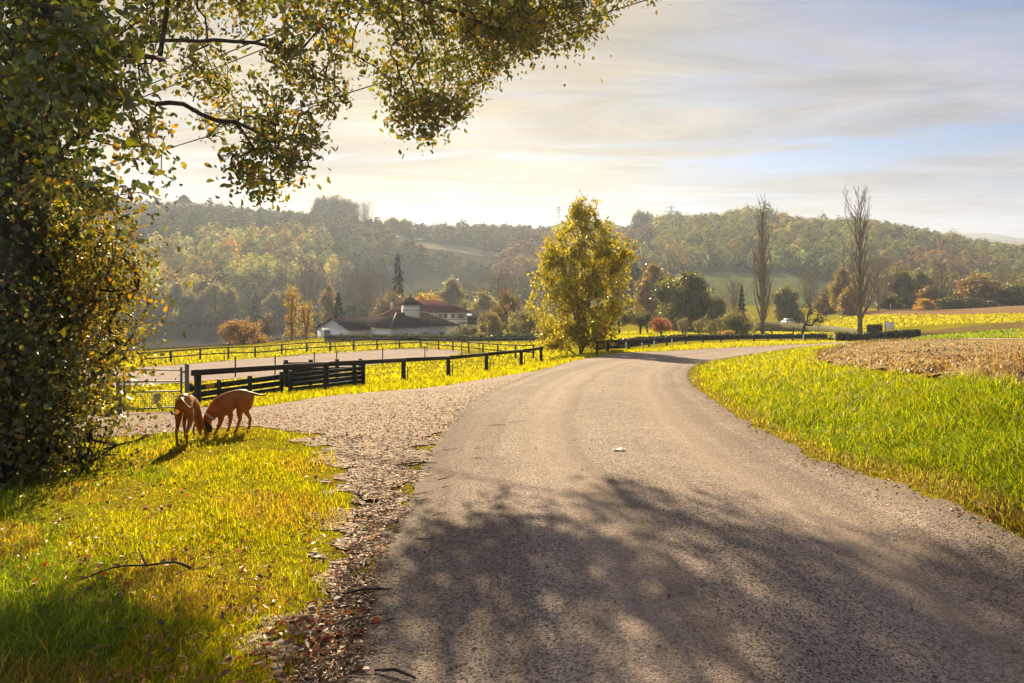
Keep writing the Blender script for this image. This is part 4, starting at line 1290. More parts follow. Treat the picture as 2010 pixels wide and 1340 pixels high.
def woods():
    r = np.random.default_rng(71)
    zones = [  # outline (column, distance), spacing m, palette, height, name
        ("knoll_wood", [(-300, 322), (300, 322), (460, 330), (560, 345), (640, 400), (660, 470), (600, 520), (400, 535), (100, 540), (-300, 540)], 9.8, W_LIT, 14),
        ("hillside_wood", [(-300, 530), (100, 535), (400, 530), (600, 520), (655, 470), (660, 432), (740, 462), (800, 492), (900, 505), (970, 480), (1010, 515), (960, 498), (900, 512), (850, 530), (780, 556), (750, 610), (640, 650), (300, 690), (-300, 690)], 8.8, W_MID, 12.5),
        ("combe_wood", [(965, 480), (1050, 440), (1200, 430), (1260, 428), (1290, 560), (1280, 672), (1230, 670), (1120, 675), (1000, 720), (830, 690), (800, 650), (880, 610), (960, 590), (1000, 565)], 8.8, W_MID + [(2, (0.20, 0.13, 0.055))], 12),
        ("oak_wood", [(1230, 445), (1300, 434), (1450, 440), (1560, 428), (1680, 400), (1720, 350), (1800, 300), (2010, 300), (2500, 300), (2500, 680), (1900, 690), (1500, 690), (1280, 690), (1290, 560)], 10.6, W_RIGHT, 12),
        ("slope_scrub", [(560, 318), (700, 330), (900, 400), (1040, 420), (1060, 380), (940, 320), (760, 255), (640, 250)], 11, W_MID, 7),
    ]
    for nm, pts, sp, pl, hh in zones:
        pg = poly(pts, sub=2)
        d0, d1 = np.exp(pg[:, 1].min()), np.exp(pg[:, 1].max())
        u0, u1 = pg[:, 0].min(), pg[:, 0].max()
        mb = MB()
        x0, x1 = (u0 - CU) / F * d1, (u1 - CU) / F * d1
        x0, x1 = min(x0, (u0 - CU) / F * d0), max(x1, (u1 - CU) / F * d0)
        gx, gy = np.meshgrid(np.arange(x0, x1, sp), np.arange(d0, d1, sp))
        gx = gx + r.uniform(-.45, .45, gx.shape) * sp; gy = gy + r.uniform(-.45, .45, gy.shape) * sp
        gx, gy = gx.ravel(), gy.ravel()
        ok = inside(pg, CU + F * gx / gy, np.log(gy))
        gx, gy = gx[ok], gy[ok]
        gz = Z(gx, gy)
        uu = CU + F * gx / gy
        for x, y, z, u in zip(gx, gy, gz, uu):
            if u < -120 or u > 2150: continue
            p_ = pl
            q = math.sin(x / 31 + 1.3 * math.sin(y / 47)) + math.sin(y / 38 - x / 60)
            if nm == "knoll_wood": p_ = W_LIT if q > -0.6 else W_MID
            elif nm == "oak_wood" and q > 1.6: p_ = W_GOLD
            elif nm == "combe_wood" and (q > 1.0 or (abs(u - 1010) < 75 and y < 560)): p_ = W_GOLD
            h = hh * r.uniform(0.68, 1.22)
            if r.random() < 0.05: h *= 1.25
            n = 200 if y < 400 else (150 if y < 520 else 105)
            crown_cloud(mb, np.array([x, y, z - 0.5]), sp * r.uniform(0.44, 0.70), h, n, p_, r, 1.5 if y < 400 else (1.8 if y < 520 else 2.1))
        tag(mb.build(nm, M_FAR), kind='stuff')


woods()


def knoll_edge():
    """the trees one can tell apart along the foot of the knoll wood"""
    r = np.random.default_rng(73)
    gk = "trees along the foot of the wooded knoll"
    us = [262, 292, 318, 346, 372, 398, 422, 448, 470, 540, 566, 632]
    for i, u in enumerate(us):
        kd = ('pale', 'olive', 'bare', 'pale', 'olive', 'bare_b')[i % 6]
        look = {'pale': "pale grey-green tree", 'olive': "dull olive tree", 'bare': "leafless grey tree", 'bare_b': "tall leafless grey tree"}[kd]
        nth = ("first", "second", "third", "fourth", "fifth", "sixth", "seventh", "eighth", "ninth", "tenth", "eleventh", "twelfth")[i]
        put_tree(kd, "knoll_tree", look + ", " + nth + " from the left along the foot of the wooded knoll", u, 645, 308 + r.uniform(0, 14), 566 + r.uniform(-8, 14), 44 + r.uniform(-4, 12), group=gk)


knoll_edge()

# ------------------------------------------------------------------ fences, gate, hedges
M_RAIL = solid("creosoted_timber", (0.028, 0.022, 0.018), 0.8, 0.5, 9.0, 0.5, stretch=(1, 1, 1))
M_BOARD = solid("dark_green_boards", (0.022, 0.028, 0.022), 0.75, 0.5, 7.0, 0.4)
M_GALV = solid("galvanised_steel", (0.15, 0.16, 0.16), 0.65, 0.25, 18.0, 0.1, metal=0.15)
M_WHITE = solid("white_plate", (0.75, 0.76, 0.74), 0.5, 0.06, 5.0, 0.05)
M_INK = solid("black_print", (0.03, 0.03, 0.035), 0.6, 0.1, 5.0, 0.0)
M_OCHREPLATE = solid("ochre_plate", (0.40, 0.20, 0.03), 0.6, 0.15, 5.0, 0.05)
M_TAPE = solid("white_tape", (0.55, 0.53, 0.48), 0.7, 0.1, 5.0, 0.0)
M_BAMBOO = solid("bamboo_screen", (0.20, 0.19, 0.075), 0.85, 0.35, 30.0, 0.6, stretch=(1, 1, 0.06))


def gz(p, dz=0.0): return np.array([p[0], p[1], float(Z(p[0], p[1])) + dz])


def fence(name, label, posts, height, rails, post_w=0.11, rail_h=0.11, rail_w=0.035, mat=None, group=None, rail_mat=None, over=0.0, tops=None, cat="fence"):
    """posts: ground points; rails: heights; each post and each run of rail is a part"""
    mat = mat or M_RAIL
    root = empty(name, posts[0], label, cat, group)
    o = posts[0]
    for i, p in enumerate(posts):
        h = height if tops is None else tops[i]
        q = posts[min(i + 1, len(posts) - 1)] - posts[max(i - 1, 0)]; q[2] = 0; q = q / np.linalg.norm(q)
        mb = MB(); mb.box(p - o + np.array([0, 0, h / 2 - 0.15]), (post_w, post_w, h + 0.3), [q, np.cross([0, 0, 1], q), [0, 0, 1]])
        mb.build("post", mat, root)
    for k, rh in enumerate(rails):
        mb = MB()
        for i in range(len(posts) - 1):
            a, b = posts[i] - o, posts[i + 1] - o
            d = unit(b - a); n = np.cross([0, 0, 1], d) * (-(post_w / 2 + rail_w / 2 + 0.003))
            ha = rh if tops is None else rh + tops[i] - height
            hb = rh if tops is None else rh + tops[i + 1] - height
            mb.beam(a + n + [0, 0, ha] + d * 0.004 - (d * over if i == 0 else 0), b + n + [0, 0, hb] - d * 0.004, rail_w, rail_h)
        mb.build("rail", rail_mat or mat, root)
    return root


def fences():
    # roadside rail: heavy top rail on stout posts
    pts = [G(u, d) for u, d in ((388, 20.5), (640, 25.0), (792, 30.0), (880, 33.2), (955, 36.2), (1023, 39.5), (1062, 42.0))]
    fence("rail_fence", "dark timber fence with one thick top rail, running from the gate up along the lane", pts, 0.93, [0.86], 0.13, 0.15, 0.07, over=0.28, tops=[0.99, 0.93, 0.85, 0.86, 0.87, 0.86, 0.84])
    pts = [G(u, d) for u, d in ((700, 26.6), (800, 30.2), (888, 33.4), (962, 36.4), (1030, 39.7))]
    fence("wire_fence", "slack lower wires strung under the thick top rail beside the lane", pts, 0.5, [0.36], 0.03, 0.012, 0.012)
    # board hurdles leaning at the paddock entrance
    def boards(name, label, a, b, h, rows, posts_at, lift=0.02, brace=False):
        root = empty(name, a, label, "hurdle", "dark slatted hurdles at the paddock entrance")
        d = unit(b - a); s = np.cross(d, [0, 0, 1]); L = np.linalg.norm(b - a)
        for k in range(rows):
            bh = h / rows * 0.80; z = lift + (k + 0.5) * h / rows
            mb = MB(); mb.beam(d * 0.0 + [0, 0, z], (b - a) + [0, 0, z], 0.03, bh); mb.build("board", M_BOARD, root)
        for t in posts_at:
            mb = MB(); mb.box((b - a) * t + s * 0.062 + [0, 0, h / 2 + 0.03], (0.11, 0.09, h + 0.12), [d, s, [0, 0, 1]]); mb.build("upright", M_BOARD, root)
        return root
    boards("board_hurdle", "long low dark slatted hurdle with an ochre plate, behind the two dogs", G(368, 23.2, 0.0), G(556, 25.4, -0.03), 0.62, 3, (0.02, 0.30, 0.62, 0.97))
    boards("board_hurdle", "tall dark slatted hurdle standing behind the end of the low one", G(556, 26.0, 0.16), G(708, 28.6, 0.05), 0.80, 4, (0.02, 0.32, 0.66, 0.98))
    boards("board_hurdle", "dark slatted hurdle set slantwise across the tall one", G(566, 24.6, 0.0), G(712, 27.1, 0.06), 0.62, 4, (0.01, 0.86, 0.99))
    root = empty("notice_plate", G(413, 23.5, 0.45), "small blank ochre plate fixed to the low slatted hurdle", "plate")
    mb = MB(); mb.box((0, -0.02, 0), (0.25, 0.012, 0.15)); mb.build("plate", M_OCHREPLATE, root)
    # paddock rail round the far side and down the right side of the arena
    far = [(278, 56), (335, 58.5), (393, 60.5), (448, 62), (501, 63.5), (553, 65), (602, 66.5), (648, 68.5), (694, 70), (740, 71.5), (784, 73), (826, 74.5)]
    fence("paddock_fence", "two-rail dark paddock fence along the far side of the sand arena", [G(u, d) for u, d in far], 0.96, [0.46, 0.91], 0.11, 0.09, 0.04)
    side = [(826, 74.4), (861, 69), (889, 65.5), (920, 62), (948, 58.5), (977, 55), (1012, 51.5), (1047, 48)]
    fence("paddock_fence", "two-rail dark paddock fence down the right side of the sand arena to the golden tree", [G(u, d) for u, d in side], 0.9, [0.42, 0.85], 0.10, 0.08, 0.04)
    back = [(640, 88), (686, 88.5), (732, 89), (779, 89), (826, 89), (872, 88), (916, 87), (960, 85.5), (1000, 84), (1040, 82), (1075, 80), (1110, 78)]
    fence("yard_fence", "grey two-rail fence in the shade in front of the long clipped hedge", [G(u, d) for u, d in back], 1.0, [0.5, 0.92], 0.11, 0.09, 0.04, mat=M_GREYRAIL)
    # thin electric fence round the sand
    el = [(462, 36), (540, 38), (617, 41), (661, 44), (751, 47), (834, 50.5), (906, 56), (942, 60)]
    ps = [G(u, d) for u, d in el]
    fence("tape_fence", "thin stakes and tape of an electric fence along the near edge of the sand arena", ps, 1.0, [0.9], 0.045, 0.022, 0.006, rail_mat=M_TAPE)
    el = [(440, 57), (560, 62), (658, 65.5), (777, 68.5), (838, 66)]
    fence("tape_fence", "thin stakes and tape of an electric fence along the far edge of the sand arena", [G(u, d) for u, d in el], 0.85, [0.75], 0.04, 0.02, 0.006, rail_mat=M_TAPE)
    # lane fence from the golden tree to the hedge on the right
    lane = [(1172, 40.2), (1193, 42.5), (1235, 50), (1274, 57), (1309, 61.5), (1346, 66), (1380, 70.5), (1415, 75), (1449, 79.5), (1480, 83), (1508, 87), (1532, 90), (1556, 92.5), (1581, 95), (1605, 97.5), (1630, 100), (1660, 102.5), (1692, 105)]
    fence("lane_fence", "long two-rail dark fence along the far side of the lane, right of the golden tree", [G(u, d) for u, d in lane], 0.72, [0.30, 0.64], 0.12, 0.085, 0.045)
    gw = "short white marker posts along the lane fence"
    for u, d, h, lab in ((1229, 47.5, 0.5, "nearest the golden tree"), (1260, 53.5, 0.42, "second from the golden tree"), (1284, 56.5, 0.52, "third from the golden tree"), (1319, 61, 0.5, "below the round green tree"), (1577, 92, 0.75, "under the leaning bare tree"), (1638, 98, 0.8, "farthest along, by the corner hedge")):
        p = G(u, d)
        root = empty("marker_post", p, "short white marker post by the lane fence, " + lab, "post", gw)
        mb = MB(); mb.box((0, 0, h / 2 - 0.1), (0.07, 0.07, h + 0.2)); mb.box((0, 0, h + 0.015), (0.085, 0.085, 0.03)); mb.build("shaft", M_WHITE, root)
    gl = "bare poles standing on the lawn"
    for u, d, vt, lab in ((1346, 108, 640, "below the round green tree"), (1403, 112, 641, "right of the small fruit trees"), (1515, 112, 644, "just right of the first poplar"), (1557, 110, 641, "just left of the leaning bare tree")):
        p = G(u, d); h = E - (vt - VH) / F * d - p[2]
        root = empty("garden_pole", p, "bare dark pole standing on the lawn, " + lab, "pole", gl)
        mb = MB(); mb.tube([(0, 0, -0.2), (0, 0, h * .5), (0, 0, h)], [0.11, 0.10, 0.09], 8); mb.build("shaft", M_RAIL, root)
    gu = "thin pale posts by the stubble field"
    for u, d, vt in ((1652, 150, 604), (1748, 178, 596)):
        p = G(u, d); h = E - (vt - VH) / F * d - p[2]
        root = empty("boundary_post", p, "thin pale post at the edge of the stubble field" if u > 1700 else "thin pale post behind the bamboo screen, left of the tallest poplar", "post", gu)
        mb = MB(); mb.tube([(0, 0, -0.2), (0, 0, h * .5), (0, 0, h)], [0.07, 0.065, 0.06], 7); mb.build("shaft", M_TAPE, root)


M_GREYRAIL = solid("weathered_rail", (0.16, 0.17, 0.16), 0.8, 0.3, 9.0, 0.4)
fences()


def gate():
    a, b = G(244, 20.6), G(356, 22.3)
    a = a + np.array([0, 0, 0.02])
    d = unit((b - a) * np.array([1, 1, 0])); s = np.cross(d, [0, 0, 1])
    L = np.linalg.norm((b - a)[:2])
    root = empty("farm_gate", a, "galvanised field gate with mesh lower half, to the left of the dogs", "gate")
    B = b - a
    def bar(name, za, zb, r, mat=M_GALV):
        mb = MB(); mb.tube([np.array([0, 0, za]), B * 0.5 + [0, 0, (za + zb) / 2], B + [0, 0, zb]], r, 8); mb.build(name, mat, root, True)
    for z in (0.10, 0.56, 0.84, 1.17): bar("rail", z, z, 0.024)
    for t in (0.0, 1.0):
        mb = MB(); p = B * t; mb.tube([p + [0, 0, 0.05], p + [0, 0, .6], p + [0, 0, 1.26 if t else 1.2]], 0.034, 9); mb.build("stile", M_GALV, root, True)
    mb = MB()
    for k in range(1, 26):
        p = B * k / 26; mb.tube([p + [0, 0, 0.10], p + [0, 0, .33], p + [0, 0, 0.56]], 0.0045, 4)
    for k in range(1, 8):
        z = 0.10 + 0.46 * k / 8; mb.tube([np.array([0, 0, z]), B * .5 + [0, 0, z], B + [0, 0, z]], 0.0045, 4)
    mb.build("mesh_panel", M_GALV, root)
    # posts
    for nm, p, h, r, lab in (("gate_post", b + d * 0.20, 1.30, 0.062, "thick steel gate post with latch, between gate and rail fence"), ("gate_post", a - d * 0.16, 0.95, 0.075, "short steel hinge post half hidden by the bush, left of the gate")):
        rt = empty(nm, p, lab, "post")
        mb = MB(); mb.tube([(0, 0, -0.3), (0, 0, h * .5), (0, 0, h - 0.01), (0, 0, h)], [r, r, r, r * 0.8], 12); mb.build("shaft", M_GALV, rt, True)
        if h > 1:
            for z in (0.25, 1.1):
                mb = MB(); mb.box((-0.05, -0.03, z), (0.20, 0.05, 0.06)); mb.build("latch", M_GALV, rt)
            mb = MB(); mb.tube([(0, 0, h - 0.001), (0, 0, h + 0.015), (0, 0, h + 0.03)], [r * 1.15, r * 1.15, r * 0.6], 12); mb.build("cap", M_GALV, rt, True)
    # the notice on the mesh
    c = a + B * 0.52 - s * 0.0 + np.array([0, 0, 0.36])
    rt = empty("notice", c, "small white notice with a dark dog head picture, wired to the gate mesh", "notice")
    n = s if s[1] < 0 else -s
    mb = MB(); mb.box(n * 0.02, (0.185, 0.012, 0.29), [d, n, [0, 0, 1]]); mb.build("plate", M_WHITE, rt)
    mb = MB()
    ang = np.linspace(0, 2 * np.pi, 14, endpoint=False)
    def disc(cx, cz, rx, rz, mb):
        V = [n * 0.0285 + d * (cx + rx * math.cos(t)) + np.array([0, 0, cz + rz * math.sin(t)]) for t in ang]
        mb.add(V, np.arange(14)[None])
    disc(0.0, 0.075, 0.05, 0.045, mb); disc(0.035, 0.05, 0.035, 0.025, mb); disc(-0.035, 0.11, 0.02, 0.025, mb)
    for k in range(4):
        mb.box(n * 0.0285 + np.array([0, 0, -0.01 - 0.032 * k]) + d * (0.0 if k % 2 else -0.006), (0.14 - 0.02 * (k % 2), 0.003, 0.014), [d, n, [0, 0, 1]])
    mb.build("print", M_INK, rt)


gate()


def hedge(name, label, pts, h, w, seed, pals, n_m=260, ln=0.11, cat="hedge"):
    """clipped hedge: dense skin of leaves over a twiggy core"""
    r = np.random.default_rng(seed)
    root = empty(name, pts[0], label, cat)
    core, mb = MB(), MB()
    for a, b in zip(pts[:-1], pts[1:]):
        a, b = np.array(a) - pts[0], np.array(b) - pts[0]
        L = np.linalg.norm(b - a); d = (b - a) / L; s = unit(np.cross(d, [0, 0, 1]))
        core.beam(a + [0, 0, h * 0.46], b + [0, 0, h * 0.46], w * 0.8, h * 0.9)
        n = int(L * n_m)
        t = r.random(n); f = r.random(n)
        side = np.where(f < 0.36, -1, np.where(f < 0.6, 1, 0))
        lat = np.where(side == 0, r.uniform(-.5, .5, n), side * 0.5) * w
        z = np.where(side == 0, h, r.uniform(0.02, 1, n) * h)
        wob = 0.05 * np.sin(t * L * 2.1) + 0.03 * np.sin(t * L * 5.3)
        p = a + d * (t * L)[:, None] + s * lat[:, None] + np.stack([0 * z, 0 * z, z + wob], 1) + r.standard_normal((n, 3)) * 0.035
        nn = s * side[:, None] + np.array([0, 0, 1.0]) * (side == 0)[:, None]
        clumps(mb, p, ln, pal(r, n, pals), r, nn, 0.4)
    core.build("core", solid(name + "_core", (0.018, 0.024, 0.010), 0.9), root)
    mb.build("foliage", M_LEAF, root)


HG = [(3, (0.040, 0.062, 0.018)), (2, (0.055, 0.085, 0.022)), (1, (0.03, 0.045, 0.015))]
hedge("clipped_hedge", "long clipped dark green hedge in front of the white barn and farmhouse", [G(638, 97), G(780, 98), G(900, 96), G(1000, 92), G(1110, 86)], 0.55, 1.3, 81, HG, 420, 0.20)
hedge("clipped_hedge", "long low clipped hedge behind the lane fence on the lawn side", [G(1200, 56), G(1260, 66), G(1340, 77), G(1430, 92), G(1520, 104), G(1620, 112)], 0.5, 0.6, 82, [(1, (0.03, 0.034, 0.018))], 200, 0.13)
hedge("clipped_hedge", "thick rounded green hedge at the lane corner, right of the tallest poplar", [G(1640, 99), G(1700, 98), G(1760, 96), G(1802, 94)], 0.95, 1.6, 83, HG, 520, 0.18)
hedge("clipped_hedge", "small square dark hedge block behind the lane corner hedge", [G(1702, 116), G(1732, 115)], 1.35, 1.0, 84, HG, 520, 0.16)


def bamboo():
    pts = [(1482, 152, 631), (1530, 146, 632), (1580, 139, 634), (1630, 130, 639), (1688, 119, 646)]
    ps = [G(u, d) for u, d, v in pts]; tops = [E - (v - VH) / F * d for u, d, v in pts]
    root = empty("bamboo_screen", ps[0], "long olive bamboo screen behind the leaning bare tree", "screen")
    o = ps[0]
    for i in range(len(ps) - 1):
        a, b = ps[i] - o, ps[i + 1] - o
        ta, tb = tops[i] - o[2], tops[i + 1] - o[2]
        mb = MB(); n = 26
        for k in range(n):
            t0, t1 = k / n, (k + 0.93) / n
            p, q = a + (b - a) * t0, a + (b - a) * t1
            tz = ta + (tb - ta) * t0 + 0.06 * math.sin(k * 2.3 + i)
            bz = min(p[2], q[2]) - 0.2
            off = np.array([0, 0.03 * (k % 3), 0])
            mb.box(np.array([(p[0] + q[0]) / 2, (p[1] + q[1]) / 2, (tz + bz) / 2]) + off, (np.linalg.norm((q - p)[:2]), 0.04, tz - bz), [unit((q - p) * np.array([1, 1, 0])), np.cross([0, 0, 1], unit((q - p) * np.array([1, 1, 0]))), [0, 0, 1]])
        mb.build("panel", M_BAMBOO, root)


bamboo()


# ------------------------------------------------------------------ the farm
def roof_mat(name, c1, c2, c3):
    m = bpy.data.materials.new(name); m.use_nodes = True
    g = Nodes(m.node_tree)
    tc = g.n('ShaderNodeTexCoord'); p = tc.outputs['Object']
    a = g.noise(p, 3.0, 5, 0.7); b = g.noise(p, 0.5, 4, 0.6)
    v = g.voro(p, 4.2, out='Color'); sp = g.n('ShaderNodeSeparateColor'); g.put(sp.inputs[0], v)
    col = g.mix(g.smooth(b, 0.35, 0.65), c1 + (1,), c2 + (1,))
    col = g.mix(g.smooth(sp.outputs[0], 0.3, 1.0, 0, 0.7), col, c3 + (1,))
    col = g.mix(g.smooth(a, 0.55, 0.75, 0, 0.5), col, tuple(x * 0.5 for x in c1) + (1,))
    bs = g.n('ShaderNodeBsdfPrincipled'); g.put(bs.inputs['Base Color'], col)
    bs.inputs['Roughness'].default_value = 1.0; bs.inputs['Specular IOR Level'].default_value = 0.0
    g.put(bs.inputs['Normal'], g.bump(sp.outputs[1], 0.6, 0.06))
    o = g.n('ShaderNodeOutputMaterial'); g.put(o.inputs[0], bs.outputs[0])
    return m


M_ROOFD = roof_mat("old_dark_tiles", (0.036, 0.030, 0.029), (0.028, 0.025, 0.025), (0.055, 0.040, 0.034))
M_ROOFR = roof_mat("red_brown_tiles", (0.105, 0.050, 0.046), (0.085, 0.044, 0.042), (0.15, 0.075, 0.058))
M_WALLW = solid("lime_render", (0.82, 0.79, 0.74), 0.9, 0.07, 1.1, 0.2)
M_WALLP = solid("pinkish_render", (0.80, 0.63, 0.50), 0.9, 0.08, 1.1, 0.2)
M_STONE = roof_mat("rubble_wall", (0.72, 0.70, 0.65), (0.62, 0.60, 0.56), (0.38, 0.36, 0.33))
M_SHUT = solid("dark_joinery", (0.045, 0.045, 0.045), 0.6, 0.2, 8.0, 0.1)
M_TRIMG = solid("pale_shutter", (0.34, 0.34, 0.33), 0.7, 0.1, 8.0, 0.1)
M_GLASS = solid("window_glass", (0.05, 0.06, 0.07), 0.12, 0.1, 2.0, 0.0, spec=0.6)


def P4(o, a, b, u, w, z): return np.array([o[0] + a[0] * u + b[0] * w, o[1] + a[1] * u + b[1] * w, z])


def wall_box(mb, o, a, b, u0, u1, w0, w1, z0, z1):
    ax = [np.array([a[0], a[1], 0]), np.array([b[0], b[1], 0]), np.array([0, 0, 1.0])]
    c = P4(o, a, b, (u0 + u1) / 2, (w0 + w1) / 2, (z0 + z1) / 2)
    mb.box(c, (u1 - u0, w1 - w0, z1 - z0), ax)


def hip(mb, o, a, b, u0, u1, w0, w1, ze, zr, r0, r1, th=0.14, wm=None):
    """hipped roof: eaves rectangle u0..u1 x w0..w1, ridge r0..r1; with a soffit"""
    wm = (w0 + w1) / 2 if wm is None else wm
    V = [P4(o, a, b, u0, w0, ze), P4(o, a, b, u1, w0, ze), P4(o, a, b, u1, w1, ze), P4(o, a, b, u0, w1, ze), P4(o, a, b, r0, wm, zr), P4(o, a, b, r1, wm, zr)]
    V += [v - np.array([0, 0, th]) for v in V[:4]]
    mb.add(V, [np.array([[0, 1, 5, 4], [2, 3, 4, 5], [0, 6, 7, 1], [1, 7, 8, 2], [2, 8, 9, 3], [3, 9, 6, 0], [9, 8, 7, 6]]), np.array([[1, 2, 5], [3, 0, 4]])])


def opening(root, o, a, b, face, u, z0, z1, w, mat=None, shutters=False, frame=M_WALLW, name="window"):
    """opening in a wall. face: ('w', w0) looks along -b at w0, or ('u', u0) looks along -a at u0"""
    d, n = (a, b) if face[0] == 'w' else (b, a)
    D, N = np.array([d[0], d[1], 0]), -np.array([n[0], n[1], 0])
    c = P4(o, a, b, u, face[1], (z0 + z1) / 2) if face[0] == 'w' else P4(o, a, b, face[1], u, (z0 + z1) / 2)
    ax = [D, N, np.array([0, 0, 1.0])]
    mb = MB()
    t = 0.10
    for sx in (-1, 1): mb.box(c + N * 0.02 + D * sx * (w / 2 + t / 2), (t, 0.08, z1 - z0 + 2 * t), ax)
    for sz in (-1, 1): mb.box(c + N * 0.02 + np.array([0, 0, sz * ((z1 - z0) / 2 + t / 2)]), (w, 0.08, t), ax)
    f = mb.build(name, frame, root)
    mb = MB(); mb.box(c + N * 0.008, (w, 0.02, z1 - z0), ax); mb.build("pane", mat or M_GLASS, f)
    mb = MB(); mb.box(c + N * 0.03, (0.06, 0.03, z1 - z0), ax); mb.box(c + N * 0.03, (w * .42, 0.028, 0.05), [D, N, ax[2]])
    mb.build("glazing_bar", M_TRIMG, f)
    if shutters:
        for sx in (-1, 1):
            mb = MB(); mb.box(c + N * 0.07 + D * sx * (w / 2 + t + 0.22), (0.42, 0.05, z1 - z0), ax); mb.build("shutter", M_TRIMG, f)
    return f


def farm():
    # barn: gable end towards the left, long low roof behind the dovecote block
    o = np.array([-28.8, 136.0]); a = np.array([0.70, 0.714]); b = np.array([-0.714, 0.70])
    zb = -8.6
    root = empty("barn", (o[0], o[1], -7.2), "long white barn with dark tiled roof and a gable end facing left", "barn")
    off = np.array([o[0], o[1], -7.2])

    def done(mb, nm, mat, par):
        if par is root_holder[0] and True:
            for i in range(len(mb.v)): mb.v[i] = mb.v[i] - root_holder[1]
        return mb.build(nm, mat, par)
    root_holder = [root, off]
    zl, zr_, zt = -5.35, -5.2, -3.45
    W = 10.5
    mb = MB(); wall_box(mb, o, a, b, 0.0, 14, 0, W, zb, -5.35)
    V = [P4(o, a, b, 0.0, 0, -5.35), P4(o, a, b, 0.0, W, -5.35), P4(o, a, b, 0.0, W / 2, zt - 0.25), P4(o, a, b, 0.25, 0, -5.35), P4(o, a, b, 0.25, W, -5.35), P4(o, a, b, 0.25, W / 2, zt - 0.25)]
    mb.add(V, [np.array([[0, 1, 2], [5, 4, 3]]), np.array([[0, 2, 5, 3], [1, 4, 5, 2]])])
    done(mb, "wall", M_WALLW, root)
    mb = MB(); wall_box(mb, o, a, b, 0.3, 4.4, -0.05, -0.003, zb, -5.38); done(mb, "side_wall", M_WALLP, root)
    mb = MB()
    for w0, w1 in ((-0.45, W / 2), (W + 0.45, W / 2)):
        z0 = -5.30 - 0.05; z1 = zt
        V = [P4(o, a, b, -0.4, w0, z0), P4(o, a, b, 15, w0, z0), P4(o, a, b, 15, w1, z1), P4(o, a, b, -0.4, w1, z1)]
        V += [v - np.array([0, 0, 0.16]) for v in V]
        mb.add(V, np.array([[0, 1, 2, 3], [7, 6, 5, 4], [0, 4, 5, 1], [1, 5, 6, 2], [2, 6, 7, 3], [3, 7, 4, 0]]))
    done(mb, "roof", M_ROOFD, root)

    def op(*k, **kw):
        f = opening(root_holder[0], *k, **kw)
        for ob in [f] + list(f.children):
            me = ob.data
            co = np.empty(len(me.vertices) * 3, np.float32); me.vertices.foreach_get('co', co)
            co = co.reshape(-1, 3) - root_holder[1].astype(np.float32)
            me.vertices.foreach_set('co', co.ravel())
        return f
    op(o, a, b, ('u', 0.0), 7.1, -8.2, -5.75, 2.0, mat=M_SHUT, name="barn_door")
    op(o, a, b, ('u', 0.0), 2.6, -7.3, -6.2, 1.1, mat=M_SHUT)
    # dovecote block
    o2 = np.array([-21.3, 135.0]); off2 = np.array([o2[0], o2[1], -7.2])
    root2 = empty("dovecote_house", off2, "low white house with hipped dark roof and a square dovecote turret on top", "house")
    root_holder[0], root_holder[1] = root2, off2
    mb = MB(); wall_box(mb, o2, a, b, 0.0, 15, 0, 8, zb, -5.0); done(mb, "wall", M_WALLW, root2)
    mb = MB(); wall_box(mb, o2, a, b, 0.06, 14.94, -0.06, -0.003, zb, -5.05); done(mb, "front_wall", M_STONE, root2)
    mb = MB(); hip(mb, o2, a, b, -0.4, 15.4, -0.45, 8.4, -4.98, -2.65, 4.1, 10.9); done(mb, "roof", M_ROOFD, root2)
    mb = MB()
    for u0, w0, ua in ((-0.4, -0.45, 4.1), (15.4, -0.45, 10.9)):
        mb.tube([P4(o2, a, b, u0, w0, -4.93), P4(o2, a, b, (u0 + ua) / 2, (w0 + 4.0) / 2, -3.77), P4(o2, a, b, ua, 3.97, -2.60)], 0.13, 6)
    mb.tube([P4(o2, a, b, 4.1, 3.97, -2.60), P4(o2, a, b, 7, 3.97, -2.60), P4(o2, a, b, 10.9, 3.97, -2.60)], 0.13, 6)
    done(mb, "ridge_tiles", solid("mortared_ridge", (0.19, 0.15, 0.13), 0.9), root2)
    for u in (3.2, 7.6, 11.7): op(o2, a, b, ('w', -0.06), u, -7.1, -6.15, 0.95, mat=M_SHUT, frame=M_STONE)
    c = o2 + a * 7.4 + b * 3.9
    ca, sa = math.cos(0.42), math.sin(0.42)
    ta = np.array([ca, sa]); tb = np.array([-sa, ca])
    mb = MB(); wall_box(mb, c, ta, tb, -1.35, 1.35, -1.35, 1.35, -3.9, -1.02); tw = done(mb, "turret", M_WALLW, root2)
    mb = MB(); wall_box(mb, c, ta, tb, -1.42, 1.42, -1.42, 1.42, -2.12, -1.98)
    for i in range(len(mb.v)): mb.v[i] = mb.v[i] - off2
    mb.build("ledge", M_TRIMG, tw)
    mb = MB(); hip(mb, c, ta, tb, -1.68, 1.68, -1.68, 1.68, -1.0, 0.42, -0.02, 0.02)
    mb.tube([np.array([c[0], c[1], 0.40]), np.array([c[0], c[1], 0.75]), np.array([c[0], c[1], 1.15])], [0.10, 0.07, 0.02], 6)
    for i in range(len(mb.v)): mb.v[i] = mb.v[i] - off2
    mb.build("turret_roof", M_ROOFD, tw)
    # farmhouse behind
    o3 = np.array([-27.0, 160.4]); a3 = unit(np.array([0.966, 0.258])); b3 = np.array([-a3[1], a3[0]])
    off3 = np.array([o3[0], o3[1], -7.8])
    root3 = empty("farmhouse", off3, "two-storey white farmhouse with red-brown hipped roof behind the low buildings", "house")
    root_holder[0], root_holder[1] = root3, off3
    mb = MB(); wall_box(mb, o3, a3, b3, 5.5, 18.0, 0, 9, -9.2, -3.0); wall_box(mb, o3, a3, b3, 0, 5.49, 0, 8, -9.2, -4.0); done(mb, "wall", M_WALLW, root3)
